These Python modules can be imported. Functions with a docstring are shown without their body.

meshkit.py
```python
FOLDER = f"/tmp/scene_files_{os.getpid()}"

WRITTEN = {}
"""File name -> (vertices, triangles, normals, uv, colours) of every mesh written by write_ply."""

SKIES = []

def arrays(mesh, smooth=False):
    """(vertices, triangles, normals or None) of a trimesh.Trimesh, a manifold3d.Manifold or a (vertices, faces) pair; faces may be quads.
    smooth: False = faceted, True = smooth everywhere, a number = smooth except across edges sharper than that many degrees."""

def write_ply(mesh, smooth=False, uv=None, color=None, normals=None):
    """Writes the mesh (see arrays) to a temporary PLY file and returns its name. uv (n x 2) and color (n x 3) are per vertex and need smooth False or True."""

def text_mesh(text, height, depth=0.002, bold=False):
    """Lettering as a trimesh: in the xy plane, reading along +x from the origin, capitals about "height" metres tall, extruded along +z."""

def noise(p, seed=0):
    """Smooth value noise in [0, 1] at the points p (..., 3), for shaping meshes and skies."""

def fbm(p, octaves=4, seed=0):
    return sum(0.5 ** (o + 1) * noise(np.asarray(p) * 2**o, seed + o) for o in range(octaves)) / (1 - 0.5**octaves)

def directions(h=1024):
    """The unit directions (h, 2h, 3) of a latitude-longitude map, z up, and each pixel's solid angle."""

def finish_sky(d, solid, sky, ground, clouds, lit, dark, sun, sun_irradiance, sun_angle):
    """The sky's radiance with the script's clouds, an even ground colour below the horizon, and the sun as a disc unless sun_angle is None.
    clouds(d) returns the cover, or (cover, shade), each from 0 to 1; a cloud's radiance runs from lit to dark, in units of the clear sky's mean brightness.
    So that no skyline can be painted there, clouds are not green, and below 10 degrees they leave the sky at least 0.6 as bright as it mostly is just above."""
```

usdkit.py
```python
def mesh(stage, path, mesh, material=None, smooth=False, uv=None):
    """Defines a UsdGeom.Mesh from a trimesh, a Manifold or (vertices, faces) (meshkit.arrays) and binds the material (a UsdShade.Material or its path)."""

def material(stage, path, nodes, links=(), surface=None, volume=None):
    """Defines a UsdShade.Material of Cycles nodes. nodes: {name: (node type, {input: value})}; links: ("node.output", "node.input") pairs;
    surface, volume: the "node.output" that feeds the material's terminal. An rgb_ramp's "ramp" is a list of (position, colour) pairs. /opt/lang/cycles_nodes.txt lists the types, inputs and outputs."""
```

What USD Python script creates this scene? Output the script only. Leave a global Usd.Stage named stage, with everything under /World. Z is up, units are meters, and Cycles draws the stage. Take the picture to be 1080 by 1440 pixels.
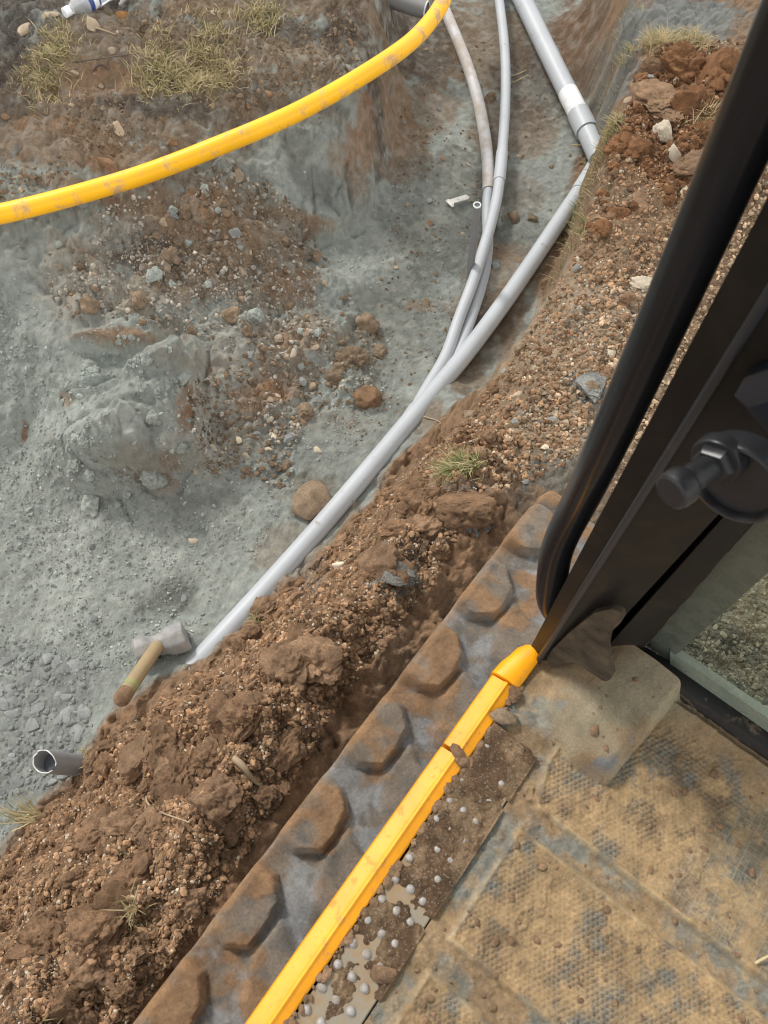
import math
import numpy as np
import trimesh
import meshkit, usdkit
from pxr import Usd, UsdGeom, UsdLux, UsdShade, Gf, Sdf, Vt
from scipy.interpolate import LinearNDInterpolator
from scipy.ndimage import gaussian_filter, map_coordinates
from scipy.spatial import cKDTree

# ------------------------------------------------------------------ camera, sky, sun, exposure
EXPOSURE = 1.15
SKY_STRENGTH = 0.05
SUN_INTENSITY, SUN_ANGLE = 0.40, 10.0
SUN_AZ, SUN_EL = math.radians(-80), math.radians(46)      # azimuth clockwise from +Y
CAM_Z, FOCAL = 1.8, 1167.1                                # metres, pixels of a 1080 wide picture
PITCH, ROLL, HEAD = 1.08609733, 0.12666425, -0.53157887

stage = Usd.Stage.CreateInMemory()
UsdGeom.SetStageUpAxis(stage, UsdGeom.Tokens.z)
UsdGeom.SetStageMetersPerUnit(stage, 1.0)
world = UsdGeom.Xform.Define(stage, '/World')
stage.SetDefaultPrim(world.GetPrim())
UsdGeom.Scope.Define(stage, '/World/Looks')

HD = np.array([math.sin(HEAD), math.cos(HEAD), 0]); R0 = np.array([math.cos(HEAD), -math.sin(HEAD), 0]); UPZ = np.array([0, 0, 1.0])
FW = math.cos(PITCH) * HD - math.sin(PITCH) * UPZ
U0 = math.sin(PITCH) * HD + math.cos(PITCH) * UPZ
RT = math.cos(ROLL) * R0 + math.sin(ROLL) * U0
UP = -math.sin(ROLL) * R0 + math.cos(ROLL) * U0
EYE = np.array([0, 0, CAM_Z])

cam = UsdGeom.Camera.Define(stage, '/World/camera')
m = Gf.Matrix4d(*RT, 0, *UP, 0, *(-FW), 0, *EYE, 1)
cam.AddTransformOp().Set(m)
AP = 7.3
cam.CreateHorizontalApertureAttr(AP); cam.CreateVerticalApertureAttr(AP * 4 / 3)
cam.CreateFocalLengthAttr(AP * FOCAL / 1080)
cam.CreateClippingRangeAttr(Gf.Vec2f(0.01, 200))
cam.CreateFStopAttr(3.6); cam.CreateFocusDistanceAttr(2.0)
cam.CreateExposureAttr(EXPOSURE)

dome = UsdLux.DomeLight.Define(stage, '/World/sky')
dome.GetPrim().SetCustomDataByKey('kind', 'structure')
sky_mat = usdkit.material(stage, '/World/Looks/overcast_sky', {
    'sky': ('sky_texture', {'sky_type': 'single_scattering', 'sun_disc': False, 'sun_elevation': SUN_EL, 'sun_rotation': SUN_AZ}),
    'tc': ('texture_coordinate', {}),
    'n': ('noise_texture', {'scale': 2.2, 'detail': 5.0, 'roughness': 0.55}),
    'r': ('rgb_ramp', {'ramp': [(0.0, (0.90, 0.90, 0.90)), (0.45, (0.965, 0.965, 0.965)), (0.7, (1, 1, 1)), (1, (1, 1, 1))]}),
    'cl': ('rgb_ramp', {'ramp': [(0.0, (0.64, 0.65, 0.66)), (0.5, (0.86, 0.865, 0.865)), (1, (1, 1, 0.985))]}),
    'gain': ('mix', {'mix_type': 'multiply', 'fac': 1.0, 'color2': (14.0, 14.0, 14.0)}),
    'm': ('mix', {'mix_type': 'mix'}),
    'b': ('background_shader', {'strength': SKY_STRENGTH})},
    [('tc.generated', 'n.vector'), ('n.fac', 'r.fac'), ('n.fac', 'cl.fac'), ('cl.color', 'gain.color1'), ('r.color', 'm.fac'),
     ('sky.color', 'm.color1'), ('gain.color', 'm.color2'), ('m.color', 'b.color')], surface='b.background')
UsdShade.MaterialBindingAPI.Apply(dome.GetPrim()).Bind(sky_mat)

sun = UsdLux.DistantLight.Define(stage, '/World/sun')
sun.CreateIntensityAttr(SUN_INTENSITY); sun.CreateAngleAttr(SUN_ANGLE); sun.CreateNormalizeAttr(True)
sun.CreateColorAttr(Gf.Vec3f(1.0, 0.96, 0.90))
SD = np.array([math.sin(SUN_AZ) * math.cos(SUN_EL), math.cos(SUN_AZ) * math.cos(SUN_EL), math.sin(SUN_EL)])
xa = np.cross([0, 0, 1.0], SD); xa /= np.linalg.norm(xa); ya = np.cross(SD, xa)
sun.AddTransformOp().Set(Gf.Matrix4d(*xa, 0, *ya, 0, *SD, 0, *(SD * 20), 1))

# ------------------------------------------------------------------ helpers
rng = np.random.default_rng(7)
fbm, noise = meshkit.fbm, meshkit.noise


def ray(u, v):
    return FW + RT * (u - 540) / FOCAL - UP * (v - 720) / FOCAL


def at(u, v, z):
    d = ray(u, v)
    return EYE + d * (z - CAM_Z) / d[2]


def at_y(u, v, y):
    d = ray(u, v)
    return EYE + d * y / d[1]


def at_x(u, v, x):
    d = ray(u, v)
    return EYE + d * x / d[0]


def depth(p):
    return (np.asarray(p) - EYE) @ FW


used = {}


def numbered(path):
    k = used.get(path, 0)
    used[path] = k + 1
    return path if k == 0 else f'{path}_{k:03d}'


def tag(prim, label=None, cat=None, group=None, kind=None):
    p = prim.GetPrim()
    for k, v in (('label', label), ('category', cat), ('group', group), ('kind', kind)):
        if v:
            p.SetCustomDataByKey(k, v)
    return prim


def thing(name, label, cat, group=None, kind=None, loc=(0, 0, 0)):
    x = UsdGeom.Xform.Define(stage, numbered('/World/' + name))
    if any(loc):
        x.AddTranslateOp().Set(Gf.Vec3d(*map(float, loc)))
    return tag(x, label, cat, group, kind)


def part(parent, name, mesh, mat, smooth=35, label=None, kind=None):
    o = usdkit.mesh(stage, numbered(str(parent.GetPath()) + '/' + name), mesh, mat, smooth)
    return tag(o, label, None, None, kind)


def top(name, mesh, mat, label, cat, group=None, kind=None, smooth=35):
    return tag(usdkit.mesh(stage, numbered('/World/' + name), mesh, mat, smooth), label, cat, group, kind)


def colour(o, rgb, name='tint'):
    UsdGeom.PrimvarsAPI(o).CreatePrimvar(name, Sdf.ValueTypeNames.Color3fArray, 'vertex').Set(Vt.Vec3fArray.FromNumpy(np.asarray(rgb, np.float32)))


def smoothstep(a, b, x):
    t = np.clip((x - a) / (b - a), 0, 1)
    return t * t * (3 - 2 * t)


def spline(pts, n=60):
    from scipy.interpolate import CubicSpline
    p = np.asarray(pts, float)
    s = np.r_[0, np.cumsum(np.linalg.norm(np.diff(p, axis=0), axis=1))]
    return CubicSpline(s, p)(np.linspace(0, s[-1], n))


def frames(p):
    t = np.gradient(p, axis=0); t /= np.linalg.norm(t, axis=1, keepdims=True)
    ref = np.array([0, 0, 1.0]) if abs(t[0, 2]) < 0.9 else np.array([1.0, 0, 0])
    a = np.cross(t[0], ref); a /= np.linalg.norm(a)
    A = [a]
    for i in range(1, len(p)):
        a = A[-1] - t[i] * (A[-1] @ t[i]); A.append(a / np.linalg.norm(a))
    A = np.array(A)
    return t, A, np.cross(t, A)


def tube(p, r, seg=20, wall=None, cap=True):
    """A round bar along p (radius r, scalar or one per point); with wall it is a hollow pipe with annular ends."""
    p = np.asarray(p, float); n = len(p)
    t, A, B = frames(p)
    a = np.linspace(0, 2 * np.pi, seg, endpoint=False)
    ring = np.cos(a)[None, :, None] * A[:, None] + np.sin(a)[None, :, None] * B[:, None]
    r = np.broadcast_to(np.asarray(r, float), (n,))[:, None, None]
    V = [(p[:, None] + ring * r).reshape(-1, 3)]
    idx = np.arange(n * seg).reshape(n, seg)
    q = lambda I: np.stack([I[:-1], np.roll(I, -1, 1)[:-1], np.roll(I, -1, 1)[1:], I[1:]], -1).reshape(-1, 4)
    F = [q(idx)[:, [0, 1, 2]], q(idx)[:, [0, 2, 3]]]
    if wall:
        V.append((p[:, None] + ring * (r - wall)).reshape(-1, 3))
        i2 = idx + n * seg
        k = q(i2)
        F += [k[:, [0, 2, 1]], k[:, [0, 3, 2]]]
        for row, flip in ((0, 1), (-1, 0)):
            o, i_ = idx[row], i2[row]
            on, in_ = np.roll(o, -1), np.roll(i_, -1)
            f1, f2 = np.stack([o, on, in_], 1), np.stack([o, in_, i_], 1)
            F += [f1[:, ::-1] if flip else f1, f2[:, ::-1] if flip else f2]
    elif cap:
        for row, flip in ((0, 1), (-1, 0)):
            c = len(np.concatenate(V)); V.append(p[row][None])
            o = idx[row]
            f1 = np.stack([o, np.roll(o, -1), np.full(seg, c)], 1)
            F.append(f1[:, ::-1] if flip else f1)
    return trimesh.Trimesh(np.concatenate(V), np.concatenate(F)[:, ::-1] if False else np.concatenate(F), process=False)


def box(size, centre, bevel=0.0):
    import manifold3d as md
    s = np.asarray(size, float)
    if bevel <= 0:
        b = trimesh.creation.box(s); b.apply_translation(centre); return b
    b = min(bevel, s.min() * 0.45)
    pts = []
    for sx in (-1, 1):
        for sy in (-1, 1):
            for sz in (-1, 1):
                c = np.array([sx, sy, sz]) * (s / 2 - b)
                for ax in range(3):
                    e = np.zeros(3); e[ax] = b * [sx, sy, sz][ax]
                    pts.append(c + e)
                pts.append(c + np.array([sx, sy, sz]) * b * 0.577)
    h = trimesh.Trimesh(np.array(pts)).convex_hull
    h.apply_translation(centre)
    return h


def loft(poly_a, poly_b):
    """Closed prism between two polygons with the same number of corners (convex enough for fan caps)."""
    a, b = np.asarray(poly_a, float), np.asarray(poly_b, float); n = len(a)
    V = np.vstack([a, b, a.mean(0), b.mean(0)])
    F = []
    for i in range(n):
        j = (i + 1) % n
        F += [[i, j, n + j], [i, n + j, n + i], [j, i, 2 * n], [n + i, n + j, 2 * n + 1]]
    t = trimesh.Trimesh(V, F, process=False)
    t.fix_normals()
    return t


def prism(poly2, fn0, fn1):
    """Extrudes an outline whose two faces are given by mapping functions (any simple polygon)."""
    from shapely.geometry import Polygon
    v, f = trimesh.creation.triangulate_polygon(Polygon(poly2), engine='earcut')
    n = len(v)
    V = np.vstack([[fn0(*q) for q in v], [fn1(*q) for q in v]])
    F = [f, f[:, ::-1] + n]
    pv = np.asarray(poly2, float)
    base = 2 * n; k = len(pv)
    V = np.vstack([V, [fn0(*q) for q in pv], [fn1(*q) for q in pv]])
    i = np.arange(k); j = (i + 1) % k
    F += [np.stack([base + i, base + j, base + k + j], 1), np.stack([base + i, base + k + j, base + k + i], 1)]
    t = trimesh.Trimesh(V, np.vstack(F), process=False)
    t.merge_vertices(); t.fix_normals()
    return t


def in_poly(poly, x, y):
    poly = np.asarray(poly); inside = np.zeros(np.shape(x), bool)
    j = len(poly) - 1
    for i in range(len(poly)):
        xi, yi = poly[i]; xj, yj = poly[j]
        with np.errstate(divide='ignore', invalid='ignore'):
            inside ^= ((yi > y) != (yj > y)) & (x < (xj - xi) * (y - yi) / (yj - yi + 1e-15) + xi)
        j = i
    return inside


def dist_line(line, x, y):
    line = np.asarray(line, float)[:, :2]; d = np.full(np.shape(x), 1e9)
    for a, b in zip(line[:-1], line[1:]):
        ab = b - a
        t = np.clip(((x - a[0]) * ab[0] + (y - a[1]) * ab[1]) / (ab @ ab + 1e-12), 0, 1)
        d = np.minimum(d, np.hypot(x - a[0] - t * ab[0], y - a[1] - t * ab[1]))
    return d


def lumps(x, y, cell, seed, prob=1.0):
    """Rounded lumps, 0..1: half-round caps of random size around jittered points."""
    r = np.random.default_rng(seed)
    x0, x1, y0, y1 = x.min(), x.max(), y.min(), y.max()
    gx, gy = np.meshgrid(np.arange(x0 - cell, x1 + cell, cell), np.arange(y0 - cell, y1 + cell, cell))
    p = np.c_[gx.ravel(), gy.ravel()] + r.uniform(-0.48, 0.48, (gx.size, 2)) * cell
    rad = cell * r.uniform(0.25, 0.8, len(p)) * (r.random(len(p)) < prob) + 1e-6
    tr = cKDTree(p)
    q = np.c_[x.ravel(), y.ravel()]
    d, i = tr.query(q, k=3, workers=-1)
    h = np.zeros(len(q))
    for k in range(3):
        rr = rad[i[:, k]]
        h = np.maximum(h, np.sqrt(np.clip(1 - (d[:, k] / rr) ** 2, 0, 1)) * rr / cell)
    return h.reshape(x.shape)


# ------------------------------------------------------------------ materials
def earth(name, col=None, attr=None, grain=220.0, bump=0.5, speck=0.0, rand=0.0, rough=0.95, spec=0.15, lo=0.62, hi=1.35, fine=900.0, bump_dist=0.004):
    """Matt soil or stone: a base colour varied by grain at three sizes, pale specks, and a fine relief."""
    n = {'geo': ('geometry', {}),
         'n1': ('noise_texture', {'scale': grain * 0.12, 'detail': 4.0, 'roughness': 0.6}),
         'n2': ('noise_texture', {'scale': grain, 'detail': 5.0, 'roughness': 0.7}),
         'n3': ('noise_texture', {'scale': fine, 'detail': 2.0, 'roughness': 0.6}),
         'r1': ('map_range', {'from_min': 0.3, 'from_max': 0.7, 'to_min': lo, 'to_max': hi}),
         'r2': ('map_range', {'from_min': 0.3, 'from_max': 0.7, 'to_min': lo + 0.08, 'to_max': hi}),
         'mm': ('math', {'math_type': 'multiply'}),
         'g': ('combine_color', {'color_type': 'rgb'}),
         'mul': ('mix', {'mix_type': 'multiply', 'fac': 1.0}),
         'sp': ('voronoi_texture' if False else 'noise_texture', {'scale': fine * 0.38, 'detail': 1.0}),
         'spr': ('map_range', {'from_min': 0.61, 'from_max': 0.68, 'to_min': 0.0, 'to_max': speck, 'clamp': True}),
         'spm': ('mix', {'mix_type': 'mix', 'color2': (0.55, 0.50, 0.43)}),
         'b1': ('bump', {'strength': bump, 'distance': bump_dist}),
         'b2': ('bump', {'strength': bump * 0.8, 'distance': bump_dist * 0.4}),
         'p': ('principled_bsdf', {'roughness': rough, 'specular_ior_level': spec, 'diffuse_roughness': 0.6})}
    l = [('geo.position', k + '.vector') for k in ('n1', 'n2', 'n3', 'sp')]
    l += [('n1.fac', 'r1.value'), ('n2.fac', 'r2.value'), ('r1.result', 'mm.value1'), ('r2.result', 'mm.value2'),
          ('sp.fac', 'spr.value'), ('spr.result', 'spm.fac'), ('n2.fac', 'b1.height'), ('n3.fac', 'b2.height'), ('b1.normal', 'b2.normal'), ('b2.normal', 'p.normal'),
          ('g.color', 'mul.color2'), ('mul.color', 'spm.color1'), ('spm.color', 'p.base_color')]
    out = 'mm.value'
    if rand:
        n['oi'] = ('object_info', {}); n['rr'] = ('map_range', {'to_min': 1 - rand, 'to_max': 1 + rand}); n['m2'] = ('math', {'math_type': 'multiply'})
        l += [('oi.random', 'rr.value'), ('rr.result', 'm2.value1'), ('mm.value', 'm2.value2')]
        out = 'm2.value'
    l += [(out, 'g.r'), (out, 'g.g'), (out, 'g.b')]
    if attr:
        n['at'] = ('attribute', {'attribute': attr}); l.append(('at.color', 'mul.color1'))
    else:
        n['mul'][1]['color1'] = col
    return usdkit.material(stage, '/World/Looks/' + name, n, l, surface='p.BSDF')


def plastic(name, col, rough=0.4, dirt=(0.20, 0.13, 0.07), dirt_lo=0.55, dirt_hi=0.65, amount=0.8, scale=14.0, spec=0.4, var=0.06, coat=0.0, scratch=0.0):
    """Painted metal or plastic with smears of dried mud and slightly uneven colour."""
    n = {'geo': ('geometry', {}),
         'n1': ('noise_texture', {'scale': scale, 'detail': 7.0, 'roughness': 0.68}),
         'n2': ('noise_texture', {'scale': scale * 0.35, 'detail': 3.0}),
         'n3': ('noise_texture', {'scale': 300.0, 'detail': 3.0}),
         'r': ('map_range', {'from_min': dirt_lo, 'from_max': dirt_hi, 'to_min': 0.0, 'to_max': amount, 'clamp': True}),
         'v': ('map_range', {'from_min': 0.3, 'from_max': 0.7, 'to_min': 1 - var * 2, 'to_max': 1 + var}),
         'vc': ('combine_color', {'color_type': 'rgb'}),
         'base': ('mix', {'mix_type': 'multiply', 'fac': 1.0, 'color1': col}),
         'mx': ('mix', {'mix_type': 'mix', 'color2': dirt}),
         'ro': ('map_range', {'from_min': 0.0, 'from_max': 1.0, 'to_min': rough, 'to_max': 0.92}),
         'b': ('bump', {'strength': 0.25, 'distance': 0.002}),
         'p': ('principled_bsdf', {'specular_ior_level': spec, 'coat_weight': coat, 'coat_roughness': 0.15})}
    l = [('geo.position', k + '.vector') for k in ('n1', 'n2', 'n3')] + [
        ('n1.fac', 'r.value'), ('n2.fac', 'v.value'), ('v.result', 'vc.r'), ('v.result', 'vc.g'), ('v.result', 'vc.b'), ('vc.color', 'base.color2'),
        ('base.color', 'mx.color1'), ('r.result', 'mx.fac'), ('r.result', 'ro.value'), ('mx.color', 'p.base_color'), ('ro.result', 'p.roughness'),
        ('n1.fac', 'b.height'), ('b.normal', 'p.normal')]
    return usdkit.material(stage, '/World/Looks/' + name, n, l, surface='p.BSDF')


def leafy(name):
    n = {'w': ('attribute', {'attribute': 'tint'}), 'd': ('diffuse_bsdf', {'roughness': 0.5}), 't': ('translucent_bsdf', {}), 'm': ('mix_closure', {'fac': 0.35})}
    return usdkit.material(stage, '/World/Looks/' + name, n, [('w.color', 'd.color'), ('w.color', 't.color'), ('d.BSDF', 'm.closure1'), ('t.BSDF', 'm.closure2')], surface='m.closure')


C = dict(G=(0.285, 0.308, 0.280), GL=(0.42, 0.440, 0.402), GD=(0.150, 0.156, 0.136), BG=(0.195, 0.205, 0.195), B=(0.255, 0.155, 0.090), BD=(0.092, 0.062, 0.042), BM=(0.205, 0.150, 0.100),
         R=(0.265, 0.140, 0.066), RB=(0.172, 0.086, 0.042), D=(0.075, 0.064, 0.054), T=(0.310, 0.235, 0.160), P=(0.360, 0.325, 0.275), W=(0.52, 0.45, 0.36), SB=(0.235, 0.155, 0.094))
M = {}
M['ground'] = earth('ground_soil', attr='tint', speck=0.42, bump=1.0, lo=.80, hi=1.20, grain=300, fine=1000, bump_dist=.006)
M['heap'] = earth('heap_soil', attr='tint', speck=0.15, bump=1.0, grain=260, bump_dist=.006)
M['clod'] = earth('brown_clod', col=C['B'], rand=0.2, bump=1.0, speck=0.06, bump_dist=.008)
M['clod_red'] = earth('red_brown_clod', col=C['RB'], rand=0.22, bump=0.9)
M['clod_tan'] = earth('tan_clod', col=(0.26, 0.165, 0.10), rand=0.15, bump=0.9, bump_dist=.006)
M['clay'] = earth('grey_clay_lump', col=C['G'], rand=0.15, bump=0.6, speck=0.3)
M['clay_dark'] = earth('dark_clay_lump', col=(0.155, 0.150, 0.135), bump=0.8, speck=0.3)
M['pale_grey'] = earth('pale_grey_lump', col=(0.30, 0.30, 0.28), bump=1.0, speck=.3, bump_dist=.008)
M['clod_mid'] = earth('dull_brown_clod', col=C['BM'], rand=0.2, bump=0.8, speck=0.1)
M['pale'] = earth('pale_stone', col=(0.36, 0.285, 0.205), rand=0.25, bump=0.5, lo=0.75, hi=1.2)
M['white'] = earth('cream_stone', col=(0.50, 0.43, 0.33), rand=0.2, bump=0.4, lo=0.8, hi=1.15)
M['grey_stone'] = earth('grey_stone', col=(0.225, 0.232, 0.225), rand=0.22, bump=0.4, lo=0.78, hi=1.2)
M['gravel_mix'] = earth('tan_crumbs', col=(0.345, 0.255, 0.17), rand=0.55, bump=0.5)
M['gravel_grey'] = earth('grey_crumbs', col=(0.31, 0.28, 0.235), rand=0.45, bump=0.5)
M['soil_crumb'] = earth('brown_crumbs', col=(0.275, 0.170, 0.098), rand=0.5, bump=0.6)
M['rust_stone'] = earth('orange_stone', col=(0.42, 0.22, 0.09), rand=0.1, bump=0.4)
M['duct'] = plastic('grey_duct', (0.36, 0.378, 0.398), 0.45, (0.25, 0.20, 0.145), 0.62, 0.68, 0.65, 24.0, 0.35, var=.03)
M['duct_dirty'] = plastic('muddy_duct', (0.43, 0.42, 0.42), 0.5, (0.30, 0.235, 0.165), 0.44, 0.60, 0.6, 12.0, 0.3)
M['duct_dark'] = plastic('dark_duct', (0.19, 0.195, 0.20), 0.5, (0.20, 0.17, 0.135), 0.5, 0.66, 0.6, 20.0, 0.3)
M['pipe_inside'] = plastic('pipe_inside', (0.07, 0.075, 0.085), 0.6, amount=0.2)
M['cut_edge'] = plastic('pale_cut_edge', (0.62, 0.62, 0.60), 0.6, amount=0.1)
M['yellow_pipe'] = plastic('yellow_pipe', (0.86, 0.44, 0.010), 0.38, (0.38, 0.26, 0.16), 0.535, 0.64, 0.75, 13.0, 0.4)
M['yellow'] = plastic('yellow_paint', (0.80, 0.325, 0.005), 0.44, (0.33, 0.21, 0.10), 0.57, 0.68, 0.6, 60.0, 0.3, var=.09)
M['black'] = plastic('black_paint', (0.006, 0.006, 0.007), 0.20, (0.10, 0.08, 0.06), 0.72, 0.8, 0.25, 30.0, 0.25)
M['pillar'] = plastic('worn_black_steel', (0.008, 0.0068, 0.006), 0.36, (0.085, 0.063, 0.04), 0.50, 0.80, 0.15, 16.0, 0.13)
M['catch'] = plastic('blue_black_paint', (0.010, 0.0112, 0.0155), 0.24, (0.12, 0.11, 0.10), 0.58, 0.8, 0.3, 30.0, 0.4)
M['foot'] = plastic('dusty_pillar_foot', (0.012, 0.010, 0.009), 0.45, (0.12, 0.092, 0.06), 0.36, 0.66, 0.6, 26.0, 0.15)
M['bracket'] = plastic('satin_black_metal', (0.012, 0.012, 0.014), 0.36, (0.10, 0.09, 0.08), 0.6, 0.85, 0.3, 24.0, 0.4)
M['seal'] = plastic('dusty_rubber', (0.016, 0.015, 0.015), 0.45, (0.22, 0.16, 0.10), 0.56, 0.66, 0.5, 34.0, 0.3)
M['tape'] = plastic('white_sticker', (0.72, 0.73, 0.74), 0.5, amount=0.25)
M['stud'] = plastic('worn_steel_stud', (0.30, 0.29, 0.28), 0.48, (0.20, 0.14, 0.085), 0.43, 0.60, 0.75, 90.0, 0.5)
M['plate'] = plastic('step_plate_metal', (0.235, 0.205, 0.155), 0.55, (0.25, 0.17, 0.095), 0.42, 0.56, 0.9, 30.0, 0.35)
M['mud'] = earth('caked_mud', attr='tint', grain=300, bump=1.0, speck=0.3, bump_dist=0.006)
M['mat'] = earth('muddy_rubber_mat', attr='tint', grain=260, bump=0.6, lo=0.78, hi=1.25, rough=0.66, spec=0.28, bump_dist=0.003, speck=.12)
M['track'] = earth('track_rubber', attr='tint', grain=190, bump=0.75, lo=0.72, hi=1.3, rough=0.7, spec=0.3, bump_dist=0.003)
M['steel_dark'] = plastic('dark_body_steel', (0.05, 0.048, 0.045), 0.5, (0.2, 0.13, 0.08), 0.45, 0.6, 0.7)
M['handle'] = plastic('wooden_handle', (0.26, 0.215, 0.12), 0.6, (0.32, 0.22, 0.13), 0.45, 0.62, 0.7, 18.0, 0.25)
M['band'] = plastic('faded_green_band', (0.25, 0.25, 0.10), 0.6, amount=.6)
M['hammer_head'] = plastic('dusty_hammer_steel', (0.20, 0.195, 0.20), 0.5, (0.30, 0.29, 0.26), 0.42, 0.60, 0.85, 22.0, 0.4)
M['root'] = plastic('dry_root', (0.33, 0.25, 0.16), 0.8, amount=0.3)
M['twig'] = plastic('dark_twig', (0.09, 0.065, 0.05), 0.8, amount=0.3)
M['straw'] = plastic('straw_blade', (0.50, 0.40, 0.22), 0.8, amount=0.2)
M['scrap'] = plastic('pale_scrap', (0.46, 0.45, 0.42), 0.6, (0.2, 0.19, 0.17), 0.5, 0.6, 0.6, 30.0)
M['label_blue'] = plastic('bottle_label', (0.04, 0.07, 0.22), 0.35, amount=0.1)
M['label_white'] = plastic('bottle_label_white', (0.72, 0.74, 0.78), 0.35, amount=0.1)
M['cap'] = plastic('white_bottle_cap', (0.75, 0.77, 0.80), 0.4, amount=0.1)
M['grass'] = leafy('grass_blade')
BLADE = {'grass': [(.17, .17, .075), (.34, .30, .15), (.50, .42, .25), (.66, .55, .36)], 'grass_green': [(.12, .15, .05), (.24, .25, .11), (.42, .38, .20), (.60, .50, .31)], 'grass_straw': [(.24, .22, .10), (.44, .36, .21), (.60, .49, .31)]}
M['glass'] = usdkit.material(stage, '/World/Looks/window_glass', {
    'f': ('layer_weight', {'blend': 0.5}), 'r': ('map_range', {'from_min': 0.0, 'from_max': 1.0, 'to_min': 0.03, 'to_max': 0.22, 'clamp': True}),
    't': ('transparent_bsdf', {'color': (0.90, 0.93, 0.89)}), 'g': ('glossy_bsdf', {'color': (0.9, 0.95, 0.9), 'roughness': 0.04}), 'm': ('mix_closure', {})},
    [('f.facing', 'r.value'), ('r.result', 'm.fac'), ('t.BSDF', 'm.closure1'), ('g.BSDF', 'm.closure2')], surface='m.closure')
M['glass_edge'] = plastic('green_glass_edge', (0.040, 0.046, 0.036), 0.22, (0.10, 0.10, 0.08), 0.45, 0.62, 0.5, 40.0, 0.5)
M['glass_edge_pale'] = plastic('pale_glass_edge', (0.125, 0.142, 0.112), 0.18, (0.16, 0.16, 0.12), 0.5, 0.62, 0.5, 60.0, 0.5)
M['bottle'] = usdkit.material(stage, '/World/Looks/clear_bottle', {'p': ('principled_bsdf', {'base_color': (0.93, 0.96, 0.98), 'transmission_weight': 0.75, 'roughness': 0.12, 'ior': 1.3})}, [], surface='p.BSDF')

# ------------------------------------------------------------------ terrain: control points are seen points (u, v) at a height z
CTRL = []


def ctrl(*pts):
    CTRL.extend(at(*p) for p in pts)


def seam(pts, step=0.05):
    p = np.array([at(*q) for q in pts])
    out = []
    for a, b in zip(p[:-1], p[1:]):
        k = max(1, int(np.linalg.norm((b - a)[:2]) / step))
        out += [a + (b - a) * i / k for i in range(k)]
    out.append(p[-1])
    CTRL.extend(out)
    return np.array(out)


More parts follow.
